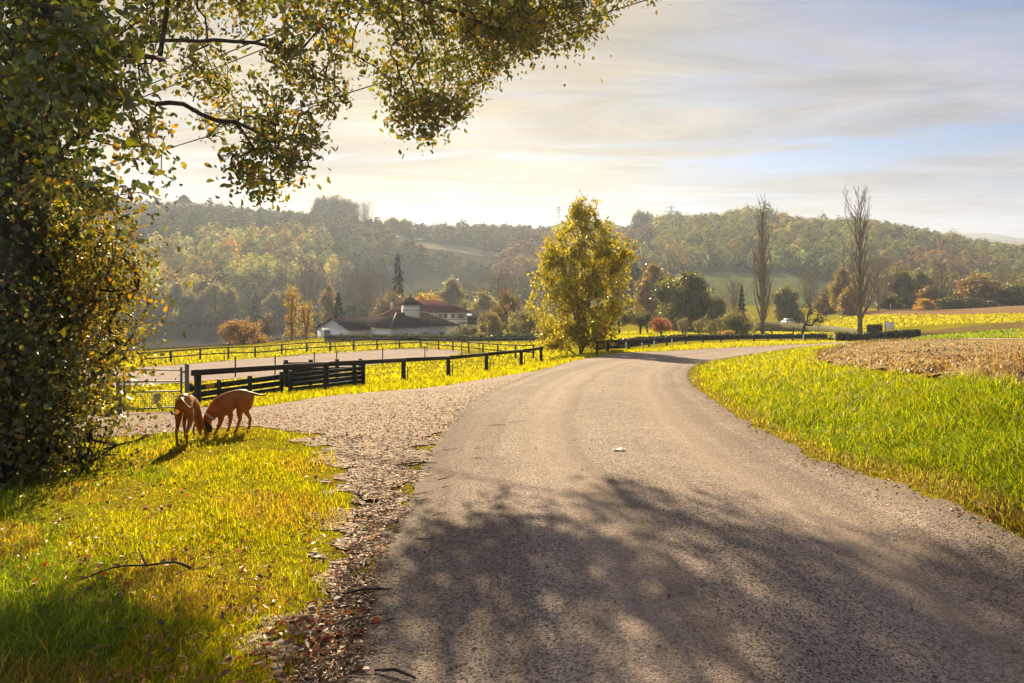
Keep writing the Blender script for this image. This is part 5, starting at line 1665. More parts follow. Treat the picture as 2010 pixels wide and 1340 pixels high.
    mb = MB(); hip(mb, o3, a3, b3, 5.0, 18.6, -0.5, 9.5, -2.98, -0.55, 7.5, 12.4); done(mb, "roof", M_ROOFR, root3)
    mb = MB(); hip(mb, o3, a3, b3, -0.6, 8.2, -0.4, 8.4, -3.97, -1.5, 4.6, 7.8); done(mb, "side_roof", M_ROOFR, root3)
    mb = MB(); wall_box(mb, o3, a3, b3, 5.45, 18.05, -0.05, -0.003, -4.72, -4.52); done(mb, "string_course", M_TRIMG, root3)
    for u, w in ((12.1, 0.75), (13.2, 0.8), (14.9, 0.75), (16.7, 0.95)):
        op(o3, a3, b3, ('w', 0.0), u, -4.35, -3.45, w, shutters=(w > 0.9 or u < 12.5))
    for u in (16.2, 16.95, 17.55): op(o3, a3, b3, ('w', 0.0), u, -6.9, -5.3, 0.45, frame=M_TRIMG, name="glazed_door")
    mb = MB(); wall_box(mb, o3, a3, b3, 2.2, 2.8, 5.0, 5.6, -2.9, -1.0); done(mb, "chimney", M_STONE, root3)
    # dark wing
    o4 = o3 + a3 * 18.1 + b3 * 1.2; off4 = np.array([o4[0], o4[1], -7.6])
    root4 = empty("shed", off4, "dark tiled outbuilding against the right end of the farmhouse", "outbuilding")
    root_holder[0], root_holder[1] = root4, off4
    mb = MB(); wall_box(mb, o4, a3, b3, 0.0, 6.0, 0, 6, -9, -5.6); done(mb, "wall", M_STONE, root4)
    mb = MB(); V = [P4(o4, a3, b3, -0.02, -0.4, -5.55), P4(o4, a3, b3, 6.5, -0.4, -5.55), P4(o4, a3, b3, 6.5, 6.2, -2.7), P4(o4, a3, b3, -0.02, 6.2, -2.7)]
    V += [v - np.array([0, 0, .15]) for v in V]
    mb.add(V, np.array([[0, 1, 2, 3], [7, 6, 5, 4], [0, 4, 5, 1], [1, 5, 6, 2], [2, 6, 7, 3], [3, 7, 4, 0]])); done(mb, "roof", M_ROOFD, root4)
    c = (V[0] + V[1] * 0.4 + V[2] * .4) / 1.8
    nrm = unit(np.cross(V[1] - V[0], V[3] - V[0]))
    mb = MB(); mb.box(P4(o4, a3, b3, 1.4, 3.4, -3.93) + nrm * 0.06, (0.9, 0.8, 0.08), [unit(V[1] - V[0]), unit(V[3] - V[0]), nrm]); done(mb, "skylight", M_WHITE, root4)
    # the house on the hilltop
    o5 = np.array([(333 - CU) / F * 640, 640.0]); z5 = float(Z(o5[0] + 9, 645)) + 2
    off5 = np.array([o5[0], o5[1], z5])
    root5 = empty("hilltop_house", off5, "small grey roofed house on the skyline above the wooded knoll", "house")
    root_holder[0], root_holder[1] = root5, off5
    zz = E - (400 - VH) / F * 640
    A5, B5 = np.array([1.0, 0]), np.array([0, 1.0])
    mb = MB(); wall_box(mb, o5, A5, B5, 3, 17, 0, 9, zz - 9, zz + 1.0); done(mb, "wall", M_WALLP, root5)
    mb = MB(); hip(mb, o5, A5, B5, 2.2, 17.8, -1, 10, zz + 1, zz + 5.6, 7.5, 12.5); done(mb, "roof", M_ROOFD, root5)
    mb = MB(); hip(mb, o5, A5, B5, 6, 14, 1.5, 7.5, zz + 5.0, zz + 8.2, 9, 11); done(mb, "upper_roof", M_ROOFD, root5)


farm()


def car():
    d = 190; u = 1548
    p = G(u, d); p[2] = E - (636.5 - VH) / F * d - 0.0
    root = empty("parked_car", p, "small white car parked beyond the bamboo screen", "car", rotz=0.25)
    mb = MB(); M_CARW = solid("white_car_paint", (0.72, 0.73, 0.74), 0.3, 0.03, 2.0, 0.0, spec=0.5)
    mb.box((0, 0, 0.55), (1.75, 4.0, 0.55)); mb.box((0, 0.2, 1.12), (1.6, 2.5, 0.58), taper=0.8); mb.build("body", M_CARW, root)
    mb = MB(); mb.box((0, -0.92, 1.13), (1.25, 0.14, 0.36)); mb.build("windscreen", M_GLASS, root)
    for sx in (-1, 1):
        mb = MB(); mb.box((sx * 0.745, 0.2, 1.14), (0.10, 1.9, 0.34)); mb.build("side_window", M_GLASS, root)
        for y in (-1.25, 1.25):
            mb = MB(); mb.tube([(sx * 0.74, y, 0.32), (sx * 0.8, y, 0.32), (sx * 0.90, y, 0.32)], 0.32, 14, side=(0, 1, 0)); mb.build("wheel", M_INK, root)
        mb = MB(); mb.box((sx * 0.62, -2.01, 0.62), (0.32, 0.05, 0.14)); mb.build("headlight", M_TRIMG, root)


car()


def sign():
    d = 104; p = G(1747, d)
    root = empty("field_sign", p, "plain white board on a dark post above the lane corner hedge", "sign")
    zt = E - (632 - VH) / F * d - p[2]; zb = E - (647 - VH) / F * d - p[2]
    mb = MB(); mb.box((0.0, 0, (zt + zb) / 2), (1.05, 0.04, zt - zb), taper=1.0); mb.build("board", M_WHITE, root)
    mb = MB(); mb.box((-0.60, 0.02, (zt + 0.1) / 2 - .1), (0.10, 0.10, zt + 0.4)); mb.box((0.45, 0.05, zb / 2 - .1), (0.07, 0.05, zb + 0.2)); mb.build("post", M_RAIL, root)


sign()


def pylon(u, v0, v1, d, label):
    p = np.array([(u - CU) / F * d, d, float(Z((u - CU) / F * d, d))])
    zt = E - (v0 - VH) / F * d; h = zt - p[2]
    root = empty("power_pylon", p, label, "pylon", "lattice pylons on the skyline")
    mb = MB(); w0, w1 = h * 0.09, h * 0.018
    lv = np.linspace(0, 1, 8)
    for i in range(7):
        a, b = lv[i], lv[i + 1]; wa, wb = w0 + (w1 - w0) * min(1, a / .7), w0 + (w1 - w0) * min(1, b / .7)
        for sx, sy in ((-1, -1), (1, -1), (1, 1), (-1, 1)):
            mb.beam((sx * wa, sy * wa, a * h), (sx * wb, sy * wb, b * h), 0.30, 0.30)
        mb.beam((-wa, -wa, a * h), (wb, -wb, b * h), 0.2, 0.2); mb.beam((wa, -wa, a * h), (-wb, -wb, b * h), 0.2, 0.2)
    mb.build("tower", M_PYL, root)
    for z, L in ((0.70, 0.16), (0.83, 0.21), (0.95, 0.13)):
        mb = MB(); mb.beam((-h * L, 0, h * z), (h * L, 0, h * z), 0.35, 0.5)
        for s in (-1, 1): mb.beam((s * h * L, 0, h * z), (0, 0, h * (z + .05)), 0.2, 0.2); mb.beam((s * h * L, 0, h * z), (s * h * L, 0, h * (z - .035)), 0.25, 0.25)
        mb.build("crossarm", M_PYL, root)


M_PYL = solid("dull_zinc", (0.20, 0.21, 0.22), 0.6, 0.1, 2.0, 0.0)
pylon(1097, 405, 440, 900, "grey lattice pylon just left of the golden tree top")
pylon(1317, 403, 440, 900, "grey lattice pylon on the skyline right of the twin-crowned tree")


def wires():
    gw = "overhead wires crossing the sky"
    for k, (pa, pb, lab) in enumerate((
            (px(-300, 476, 62), px(1560, -92, 16), "long overhead wire rising from the oak across the sky to the upper right"),
            (px(-300, 412, 62), px(1200, -180, 16), "overhead wire nearest the top, crossing behind the oak boughs"),
            (px(-300, 398, 62), px(1150, -188, 16), "overhead wire running just above its neighbour behind the oak boughs"))):
        t = np.linspace(0, 1, 40)[:, None]
        p = pa + (pb - pa) * t; p[:, 2] -= (0.35 * 4 * t * (1 - t))[:, 0] * 0.5
        root = empty("overhead_wire", pa, lab, "wire", gw)
        mb = MB(); mb.tube(p - pa, np.linspace(0.042, 0.014, 40), 5); mb.build("strand", M_INK, root)


wires()

# ------------------------------------------------------------------ the two dogs
def fur():
    m = bpy.data.materials.new("rust_coat"); m.use_nodes = True
    g = Nodes(m.node_tree)
    tc = g.n('ShaderNodeTexCoord'); p = tc.outputs['Object']
    a = g.noise(p, 7.0, 4, 0.6); b = g.noise(p, 140.0, 3, 0.7)
    at = g.n('ShaderNodeAttribute', attribute_name='Col')
    c = g.mix(g.smooth(a, 0.3, 0.7), (0.31, 0.088, 0.015, 1), (0.44, 0.145, 0.028, 1))
    c = g.mix(g.smooth(b, 0.4, 0.7, 0, 0.35), c, (0.12, 0.04, 0.015, 1))
    bs = g.n('ShaderNodeBsdfPrincipled'); g.put(bs.inputs['Base Color'], c)
    bs.inputs['Roughness'].default_value = 0.42; bs.inputs['Specular IOR Level'].default_value = 0.22
    bs.inputs['Sheen Weight'].default_value = 0.12; bs.inputs['Sheen Roughness'].default_value = 0.35
    bs.inputs['Sheen Tint'].default_value = (1.0, 0.75, 0.5, 1)
    g.put(bs.inputs['Normal'], g.bump(b, 0.25, 0.004))
    o = g.n('ShaderNodeOutputMaterial'); g.put(o.inputs[0], bs.outputs[0])
    return m


M_FUR = fur()
M_EAR = solid("dark_ear", (0.06, 0.02, 0.008), 0.6, 0.2, 20, 0.1)
M_NOSE = solid("dog_nose", (0.05, 0.022, 0.018), 0.4, 0.1, 20, 0.1)
M_COLLAR = solid("pale_collar", (0.42, 0.45, 0.52), 0.6, 0.1, 20, 0.1)


def soft_tube(mb, pts, ru, rs, side, sides=14, n=5):
    """smooth tube through points, rounded ends; ru radius in the plane of the spine, rs across it"""
    pts = np.array(pts, float); ru = np.array(ru, float); rs = np.array(rs, float)
    m = len(pts); T = np.linspace(0, m - 1, (m - 1) * n + 1)
    def cr(a):
        out = []
        for t in T:
            i = min(int(t), m - 2); f = t - i
            p0, p1, p2, p3 = a[max(i - 1, 0)], a[i], a[i + 1], a[min(i + 2, m - 1)]
            out.append(0.5 * (2 * p1 + (p2 - p0) * f + (2 * p0 - 5 * p1 + 4 * p2 - p3) * f * f + (3 * p1 - p0 - 3 * p2 + p3) * f ** 3))
        return np.array(out)
    P_, U_, S_ = cr(pts), np.maximum(cr(ru), 0.003), np.maximum(cr(rs), 0.003)
    d0, d1 = unit(P_[0] - P_[1]), unit(P_[-1] - P_[-2])
    A = [P_[0] + d0 * U_[0] * k for k in (0.85, 0.6, 0.3)]; B = [P_[-1] + d1 * U_[-1] * k for k in (0.3, 0.6, 0.85)]
    f = [0.35, 0.75, 0.95]
    P_ = np.concatenate([A, P_, B]); U_ = np.concatenate([U_[0] * np.array(f), U_, U_[-1] * np.array(f[::-1])]); S_ = np.concatenate([S_[0] * np.array(f), S_, S_[-1] * np.array(f[::-1])])
    mb.tube(P_, S_, sides, side=side, rad2=U_)


def dog(label, loc, yaw, spine, legs, tail, head, collar=True, group="rust-coloured dogs"):
    """local axes: x forward, y left, z up"""
    root = empty("dog", loc, label, "dog", group, rotz=yaw)
    mb = MB()
    Yv = (0, 1, 0)
    soft_tube(mb, [s[:3] for s in spine], [s[3] for s in spine], [s[4] for s in spine], Yv, 18)
    for lg in legs: soft_tube(mb, [l[:3] for l in lg], [l[3] for l in lg], [l[4] for l in lg], Yv, 12)
    soft_tube(mb, [t[:3] for t in tail], [t[3] for t in tail], [t[3] for t in tail], Yv, 10)
    soft_tube(mb, [t[:3] for t in head], [t[3] for t in head], [t[4] for t in head], Yv, 14)
    me = mb.mesh("dog_raw")
    tmp = bpy.data.objects.new("dog_raw", me); C.objects.link(tmp)
    md = tmp.modifiers.new("r", 'REMESH'); md.mode = 'VOXEL'; md.voxel_size = 0.0075
    sm = tmp.modifiers.new("s", 'SMOOTH'); sm.iterations = 5; sm.factor = 0.5
    dg = bpy.context.evaluated_depsgraph_get()
    body = bpy.data.meshes.new_from_object(tmp.evaluated_get(dg))
    bpy.data.objects.remove(tmp)
    body.name = "body"
    o = link("body", body, M_FUR, root, True)
    # head furniture
    h0, h1, h2 = np.array(head[0][:3]), np.array(head[1][:3]), np.array(head[-1][:3])
    f = unit(h2 - h0); up = unit(np.cross(f, np.array([0, 1.0, 0]))); up = up if np.dot(up, [1, 0, 0.4]) > 0 else -up
    lat = np.array([0, 1.0, 0])
    for s in (-1, 1):
        e0 = h0 + lat * s * (head[0][4] * 0.95) + up * 0.015
        mb = MB()
        soft_tube(mb, [e0 - f * 0.01, e0 + lat * s * 0.022 + f * 0.035 - up * 0.02, e0 + lat * s * 0.024 + f * 0.085 - up * 0.045, e0 + lat * s * 0.012 + f * 0.115 - up * 0.055], [0.02, 0.036, 0.034, 0.012], [0.010, 0.009, 0.008, 0.005], lat, 10)
        mb.build("ear", M_EAR, root, True)
        ey = h0 + (h2 - h0) * 0.36 + lat * s * 0.042 + up * 0.030
        mb = MB(); soft_tube(mb, [ey - f * .004, ey, ey + f * .004], [0.008, 0.010, 0.008], [0.008, 0.010, 0.008], lat, 8); mb.build("eye", M_NOSE, root, True)
    mb = MB(); soft_tube(mb, [h2 + f * 0.012 + up * .008, h2 + f * 0.028 + up * .006], [0.016, 0.013], [0.019, 0.015], lat, 10); mb.build("nose", M_NOSE, root, True)
    if collar:
        i = len(spine) - 1; c0, c1 = np.array(spine[i - 1][:3]), np.array(spine[i][:3])
        c = c0 + (c1 - c0) * 0.55; ax = unit(c1 - c0); r_ = (spine[i - 1][3] + spine[i][3]) / 2 + 0.004; r2 = (spine[i - 1][4] + spine[i][4]) / 2 + 0.004
        mb = MB(); mb.tube([c - ax * 0.014, c, c + ax * 0.014], [r2 * 0.98, r2, r2 * 0.98], 20, side=lat, rad2=[r_ * 0.98, r_, r_ * 0.98]); mb.build("collar", M_COLLAR, root, True)
    return root


def dogs():
    k = 0.00074   # photo detail scale of the right dog, metres
    def q(cx, cy, y=0.0): return (-(cx - 1200) * k, y, (935 - cy) * k)
    # right dog, seen from its left flank, nose to the ground at the left
    spine = [q(1375, 375) + (0.080, 0.070), q(1300, 345) + (0.098, 0.082), q(1200, 345) + (0.100, 0.076), q(1090, 395) + (0.122, 0.092), q(975, 468) + (0.136, 0.102), q(880, 525) + (0.118, 0.090), q(800, 590) + (0.084, 0.066), q(730, 680) + (0.060, 0.052)]
    head = [q(712, 745) + (0.058, 0.056), q(705, 815) + (0.050, 0.046), q(712, 880) + (0.034, 0.032), q(722, 955) + (0.024, 0.024)]
    yl, yr = 0.062, -0.062
    legs = [
        [q(930, 560, yl) + (0.062, 0.036), q(940, 660, yl) + (0.042, 0.030), q(925, 745, yl) + (0.029, 0.024), q(890, 830, yl) + (0.020, 0.019), q(852, 915, yl) + (0.018, 0.018), q(828, 935, yl) + (0.017, 0.022)],
        [q(1030, 540, yr) + (0.062, 0.036), q(1085, 640, yr) + (0.040, 0.030), q(1088, 730, yr) + (0.028, 0.023), q(1075, 820, yr) + (0.020, 0.019), q(1055, 905, yr) + (0.018, 0.018), q(1030, 925, yr) + (0.017, 0.022)],
        [q(1290, 400, yl) + (0.105, 0.045), q(1265, 510, yl) + (0.070, 0.042), q(1232, 610, yl) + (0.040, 0.031), q(1240, 700, yl) + (0.026, 0.022), q(1225, 760, yl) + (0.022, 0.019), q(1190, 860, yl) + (0.018, 0.017), q(1165, 920, yl) + (0.018, 0.021), q(1145, 933, yl) + (0.015, 0.021)],
        [q(1360, 400, yr) + (0.090, 0.045), q(1370, 500, yr) + (0.062, 0.042), q(1345, 600, yr) + (0.038, 0.030), q(1390, 690, yr) + (0.025, 0.022), q(1412, 745, yr) + (0.022, 0.019), q(1400, 830, yr) + (0.017, 0.017), q(1390, 895, yr) + (0.018, 0.020), q(1370, 908, yr) + (0.015, 0.021)],
    ]
    tail = [q(1405, 290) + (0.030,), q(1470, 300) + (0.020,), q(1560, 325) + (0.015,), q(1630, 332) + (0.012,), q(1690, 308) + (0.010,), q(1706, 268) + (0.008,)]
    x = (466 - CU) / F * 9.75
    dog("rust-brown dog seen side-on, head down sniffing the grass, tail held out", (x, 9.75, float(Z(x, 9.75)) + 0.012), math.radians(201), spine, legs, tail, head)
    # left dog, seen from behind, front lowered, sniffing at the same spot
    spine = [(-0.03, 0, 0.475, 0.088, 0.088), (0.04, 0, 0.480, 0.110, 0.105), (0.15, 0.0, 0.46, 0.104, 0.088), (0.28, -0.005, 0.415, 0.124, 0.098), (0.40, -0.01, 0.36, 0.130, 0.104), (0.49, -0.01, 0.31, 0.110, 0.088), (0.57, -0.02, 0.245, 0.080, 0.064), (0.63, -0.03, 0.18, 0.058, 0.052)]
    head = [(0.66, -0.03, 0.135, 0.057, 0.056), (0.69, -0.03, 0.095, 0.048, 0.046), (0.70, -0.03, 0.055, 0.034, 0.032), (0.705, -0.03, 0.025, 0.024, 0.024)]
    legs = []
    for s, dx in ((1, 0.0), (-1, -0.03)):
        y = 0.075 * s
        legs.append([(0.04 + dx, y * 0.85, 0.43, 0.105, 0.055), (0.075 + dx, y * 1.05, 0.34, 0.075, 0.050), (0.07 + dx, y * 1.1, 0.265, 0.045, 0.036), (0.01 + dx, y * 1.0, 0.205, 0.028, 0.024), (-0.045 + dx, y * 0.95, 0.165, 0.024, 0.020), (-0.03 + dx, y * 0.92, 0.085, 0.018, 0.017), (-0.02 + dx, y * 0.92, 0.03, 0.018, 0.020), (0.015 + dx, y * 0.95, 0.012, 0.016, 0.023)])
    legs.append([(0.42, 0.075, 0.33, 0.062, 0.038), (0.39, 0.095, 0.235, 0.040, 0.030), (0.40, 0.10, 0.165, 0.027, 0.023), (0.43, 0.10, 0.09, 0.019, 0.018), (0.45, 0.10, 0.025, 0.018, 0.019), (0.485, 0.10, 0.012, 0.015, 0.022)])
    legs.append([(0.42, -0.085, 0.33, 0.062, 0.038), (0.40, -0.12, 0.235, 0.040, 0.030), (0.43, -0.14, 0.165, 0.027, 0.023), (0.49, -0.155, 0.09, 0.019, 0.018), (0.53, -0.16, 0.025, 0.018, 0.019), (0.565, -0.16, 0.012, 0.015, 0.022)])
    tail = [(-0.075, 0, 0.525, 0.030), (-0.13, -0.05, 0.50, 0.021), (-0.165, -0.12, 0.455, 0.016), (-0.16, -0.17, 0.452, 0.013), (-0.13, -0.195, 0.49, 0.011), (-0.115, -0.20, 0.545, 0.008)]
    x = (359 - CU) / F * 8.95
    dog("rust-brown dog seen from behind, beside the bush, front end lowered to sniff", (x, 8.95, float(Z(x, 8.95)) + 0.012), math.radians(99), spine, legs, tail, head, collar=False).scale = (1.0, 0.86, 1.04)


dogs()

# ------------------------------------------------------------------ grass, litter and other small growth
def blades(mb, x, y, z, h, w, col, r, lean=0.5, face=None):
    """bent blades: two quads and a tip"""
    n = len(x)
    a = r.uniform(0, 2 * np.pi, n)
    ld = np.stack([np.cos(a), np.sin(a), 0 * a], 1)
    b = a + np.pi / 2 + r.normal(0, 0.5, n)
    s = np.stack([np.cos(b), np.sin(b), 0 * b], 1) * (w / 2)[:, None]
    l = (lean * (0.3 + r.random(n)))[:, None] * h[:, None]
    p0 = np.stack([x, y, z - 0.01], 1)
    up = np.array([0, 0, 1.0])
    p1 = p0 + up * h[:, None] * 0.55 + ld * l * 0.30
    p2 = p0 + up * (h[:, None] * np.clip(1.0 - 0.35 * lean * r.random((n, 1)), 0.4, 1)) + ld * l
    V = np.stack([p0 - s, p0 + s, p1 + s * .8, p1 - s * .8, p2], 1).reshape(-1, 3)
    k = np.arange(n)[:, None] * 5
    mb.add(V, [k + np.array([[0, 1, 2, 3]]), k + np.array([[3, 2, 4]])], np.repeat(col, 5, 0))


def sample(r, pg, n, dmin=None, dmax=None, power=1.0):
    """points of an outline, spread roughly evenly over the picture"""
    L0, L1 = pg[:, 1].min(), pg[:, 1].max()
    d0, d1 = dmin or math.exp(L0), dmax or math.exp(L1)
    us, ds = [], []
    tot = 0
    while tot < n:
        u = r.uniform(pg[:, 0].min(), pg[:, 0].max(), n); iv = r.uniform(1 / d1 ** power, 1 / d0 ** power, n); d = (1 / iv) ** (1 / power)
        ok = inside(pg, u, np.log(d))
        us.append(u[ok]); ds.append(d[ok]); tot += int(ok.sum())
        if tot == 0: break
    u, d = np.concatenate(us)[:n], np.concatenate(ds)[:n]
    return u, d, (u - CU) / F * d, d


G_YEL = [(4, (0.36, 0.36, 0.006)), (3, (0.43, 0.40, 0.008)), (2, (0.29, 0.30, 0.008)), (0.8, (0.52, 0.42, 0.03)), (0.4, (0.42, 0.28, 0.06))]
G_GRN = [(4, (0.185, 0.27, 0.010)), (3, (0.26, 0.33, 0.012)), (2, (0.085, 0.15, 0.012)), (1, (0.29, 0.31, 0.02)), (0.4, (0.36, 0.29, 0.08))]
G_DRY = [(3, (0.33, 0.27, 0.13)), (2, (0.25, 0.18, 0.08)), (2, (0.17, 0.17, 0.03)), (1, (0.42, 0.35, 0.19))]


def grass():
    r = np.random.default_rng(91)
    # the verge under the oak
    u, d, x, y = sample(r, PG_VERGE, 210000, 2.7, 12.0)
    q = np.sin(x * 2.3 + np.sin(y * 1.9) * 1.4) + np.sin(y * 3.1 - x * 1.3) + 0.6 * np.sin(x * 7 + y * 5)
    thin = r.random(len(x)) < np.clip(0.74 + 0.3 * q, 0.38, 1.0)
    e = edge_dist(PG_VERGE, u, np.log(d))
    thin &= r.random(len(x)) < np.clip(0.12 + e / 0.35, 0, 1)
    x, y, q, d = x[thin], y[thin], q[thin], d[thin]
    h = (0.032 + 0.050 * r.random(len(x)) ** 1.5) * (1 + 0.35 * np.clip(q, -1, 1.6)) * np.where(r.random(len(x)) < 0.04, 1.7, 1)
    w = np.maximum(0.004, 0.0009 * d) * r.uniform(0.7, 1.4, len(x))
    c = pal(r, len(x), G_YEL, 0.2); c2 = pal(r, len(x), G_GRN, 0.2)
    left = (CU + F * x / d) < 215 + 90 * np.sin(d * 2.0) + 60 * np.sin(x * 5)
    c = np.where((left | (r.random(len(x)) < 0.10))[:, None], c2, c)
    dryp = (np.sin(x * 3.3 + 1.1) + np.sin(y * 4.1 + x * 2) > 0.55) & (r.random(len(x)) < 0.6)
    c = np.where(dryp[:, None], pal(r, len(x), [(2, (0.40, 0.28, 0.05)), (1, (0.34, 0.19, 0.05)), (1, (0.45, 0.36, 0.12))], 0.2), c)
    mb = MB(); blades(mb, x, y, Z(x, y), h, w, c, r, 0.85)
    tag(mb.build("verge_grass", M_GRASS), kind='stuff')
    # the bank on the right, longer and lush
    u, d, x, y = sample(r, PG_BANK, 230000, 3.0, 66)
    e = edge_dist(PG_BANK, u, np.log(d))
    q = np.sin(x * 1.7 + np.sin(y * 1.3) * 1.4) + np.sin(y * 2.3 - x * 1.1) + 0.6 * np.sin(x * 5 + y * 4)
    # distance to the road only
    er = edge_dist(PG_ROAD, u, np.log(d))
    near = np.clip(er / 0.5, 0, 1)
    keep = r.random(len(x)) < 0.45 + 0.55 * near
    x, y, q, d, near, er, e = [k[keep] for k in (x, y, q, d, near, er, e)]
    h = (0.085 + 0.11 * r.random(len(x))) * (0.42 + 0.58 * near) * (1 + 0.28 * np.clip(q, -1.2, 1.6))
    h = h * np.where(d > 20, 0.85, 1)
    w = np.maximum(0.0055, 0.0009 * d) * r.uniform(0.7, 1.4, len(x))
    c = pal(r, len(x), G_GRN, 0.2)
    yel = pal(r, len(x), G_YEL, 0.2)
    c = np.where((r.random(len(x)) < np.clip(0.20 + (d - 8) / 26, 0.16, 0.7))[:, None], yel, c)
    c = np.where((er < 0.16 + 0.2 * r.random(len(x)))[:, None], pal(r, len(x), G_DRY, 0.25), c)
    mb = MB(); blades(mb, x, y, Z(x, y), h, w, c, r, 0.95)
    tag(mb.build("bank_grass", M_GRASS), kind='stuff')
    # strips, paddock and lawns further out
    far = MB()
    strips = [
        (poly([(380, 20), (500, 18.4), (640, 19.8), (850, 22.3), (1040, 24.5), (1100, 28), (1160, 36), (1195, 40), (1150, 46), (1040, 42), (955, 37.5), (792, 31), (640, 26), (552, 24.6), (400, 22)], sub=3), 16000, 0.13, G_YEL),
        (poly([(-200, 23.5), (250, 22.6), (420, 24), (640, 27), (800, 31.5), (1000, 40), (1090, 46), (1050, 54), (920, 60), (830, 50.5), (720, 43.8), (570, 37), (400, 33.2), (100, 32), (-200, 33)], sub=3), 15000, 0.14, G_YEL),
        (poly([(1195, 41), (1280, 47.5), (1400, 55.5), (1500, 64), (1640, 83), (1700, 96), (1690, 103), (1581, 93.5), (1480, 82), (1346, 65), (1235, 49), (1180, 42)], sub=3), 9000, 0.13, G_YEL),
        (poly([(250, 53.5), (500, 59.5), (640, 65.2), (800, 71), (900, 68), (1040, 52), (1120, 50), (1110, 75), (1000, 82), (826, 87), (640, 87), (640, 97), (560, 90), (450, 82), (300, 76), (-100, 72), (-100, 54)], sub=3), 15000, 0.16, G_YEL),
        (poly([(1195, 58), (1300, 72), (1440, 95), (1560, 112), (1680, 116), (1600, 134), (1480, 150), (1330, 150), (1200, 130), (1190, 90)], sub=3), 12000, 0.16, G_YEL),
        (poly([(1700, 122), (1800, 126), (2010, 123), (2100, 123), (2100, 148), (2010, 149), (1850, 158), (1740, 168), (1560, 190), (1500, 165), (1600, 146)], sub=3), 12000, 0.24, G_YEL),
        (poly([(1805, 77), (1880, 69), (1960, 62), (2100, 58), (2100, 96), (1900, 97), (1800, 92)], sub=3), 12000, 0.24, G_GRN),
    ]
    for pg, n, hh, pl in strips:
        u, d, x, y = sample(r, pg, n)
        q = np.sin(x * 0.9 + np.sin(y * .7) * 1.4) + np.sin(y * 1.1 - x * .6)
        k = r.random(len(x)) < np.clip(0.7 + 0.25 * q, 0.25, 1)
        x, y, d = x[k], y[k], d[k]
        h = hh * r.uniform(0.5, 1.3, len(x)); w = np.maximum(0.012, 0.0016 * d) * r.uniform(0.7, 1.5, len(x))
        blades(far, x, y, Z(x, y), h, w, pal(r, len(x), pl, 0.16), r, 0.7)
    tag(far.build("paddock_grass", M_GRASS), kind='stuff')
    # dry straw at the field's edge and stubble on the tilled ground
    dry = MB()
    edge = poly([(1900, 9.2), (2010, 7.9), (2400, 6.4), (2900, 5.8), (2900, 9), (2300, 8.6), (2010, 9.6), (1940, 10.4)], sub=3)
    u, d, x, y = sample(r, edge, 2600)
    blades(dry, x, y, Z(x, y), r.uniform(0.12, 0.34, len(x)), 0.006 * r.uniform(0.7, 1.4, len(x)), pal(r, len(x), G_DRY, 0.2), r, 0.6)
    for (cu_, cd, n) in ((1992, 8.5, 40), (2004, 9.2, 30), (1974, 9.6, 14)):
        x = (cu_ - CU) / F * cd + r.normal(0, 0.20, n); y = cd + r.normal(0, 0.22, n)
        blades(dry, x, y, Z(x, y), r.uniform(0.35, 0.62, n), 0.006 * np.ones(n), pal(r, n, [(2, (0.50, 0.42, 0.24)), (1, (0.42, 0.33, 0.18))], 0.15), r, 0.28)
    rim = poly([(1604, 26), (1620, 33), (1655, 40), (1700, 47), (1800, 52), (1900, 53), (1900, 50), (1800, 48.5), (1712, 43), (1665, 36), (1632, 29), (1615, 24)], sub=3)
    u, d, x, y = sample(r, rim, 1800)
    blades(dry, x, y, Z(x, y), r.uniform(0.08, 0.34, len(x)), 0.03 * np.ones(len(x)), pal(r, len(x), G_DRY + [(3, (0.17, 0.16, 0.03))], 0.2), r, 0.8)
    u, d, x, y = sample(r, PG_PLOUGH, 40000, 7.5, 48)
    k = u < 2150
    x, y, d = x[k], y[k], d[k]
    blades(dry, x, y, Z(x, y) + 0.03, r.uniform(0.03, 0.11, len(x)), np.maximum(0.008, 0.0016 * d), pal(r, len(x), [(4, (0.50, 0.38, 0.10)), (2, (0.28, 0.19, 0.07)), (2.4, (0.11, 0.065, 0.035)), (1, (0.30, 0.27, 0.03))], 0.2), r, 1.3)
    tag(dry.build("dry_grass", M_DRY), kind='stuff')


grass()


def clods():
    """broken earth on the tilled field"""
    r = np.random.default_rng(95)
    mb = MB()
    u, d, x, y = sample(r, PG_PLOUGH, 4200, 7.5, 44)
    k = u < 2100
    x, y, d = x[k], y[k], d[k]; n = len(x)
    z = Z(x, y) + 0.02
    S = r.uniform(0.018, 0.055, n) * (1 + d / 60)
    base = np.array([[1, 0, 0], [-1, 0, 0], [0, 1, 0], [0, -1, 0], [0, 0, 0.8], [0.6, 0.6, 0.4], [-0.6, 0.55, 0.35], [0.55, -0.6, 0.4], [-0.6, -0.6, 0.3]])
    fa = np.array([[0, 5, 4], [5, 2, 4], [2, 6, 4], [6, 1, 4], [1, 8, 4], [8, 3, 4], [3, 7, 4], [7, 0, 4], [0, 2, 5], [2, 1, 6], [1, 3, 8], [3, 0, 7]])
    V = base[None] * S[:, None, None] * r.uniform(0.6, 1.4, (n, 9, 1))
    a = r.uniform(0, 6.28, n); ca, sa = np.cos(a)[:, None], np.sin(a)[:, None]
    V = np.stack([V[..., 0] * ca - V[..., 1] * sa + x[:, None], V[..., 0] * sa + V[..., 1] * ca + y[:, None], V[..., 2] + z[:, None]], -1)
    mb.add(V.reshape(-1, 3), (np.arange(n)[:, None, None] * 9 + fa[None]).reshape(-1, 3), np.repeat(pal(r, n, [(2, (0.15, 0.09, 0.05)), (2, (0.11, 0.07, 0.042)), (1, (0.2, 0.13, 0.07))]), 9, 0))
    tag(mb.build("clods", M_DRY), kind='stuff')


clods()


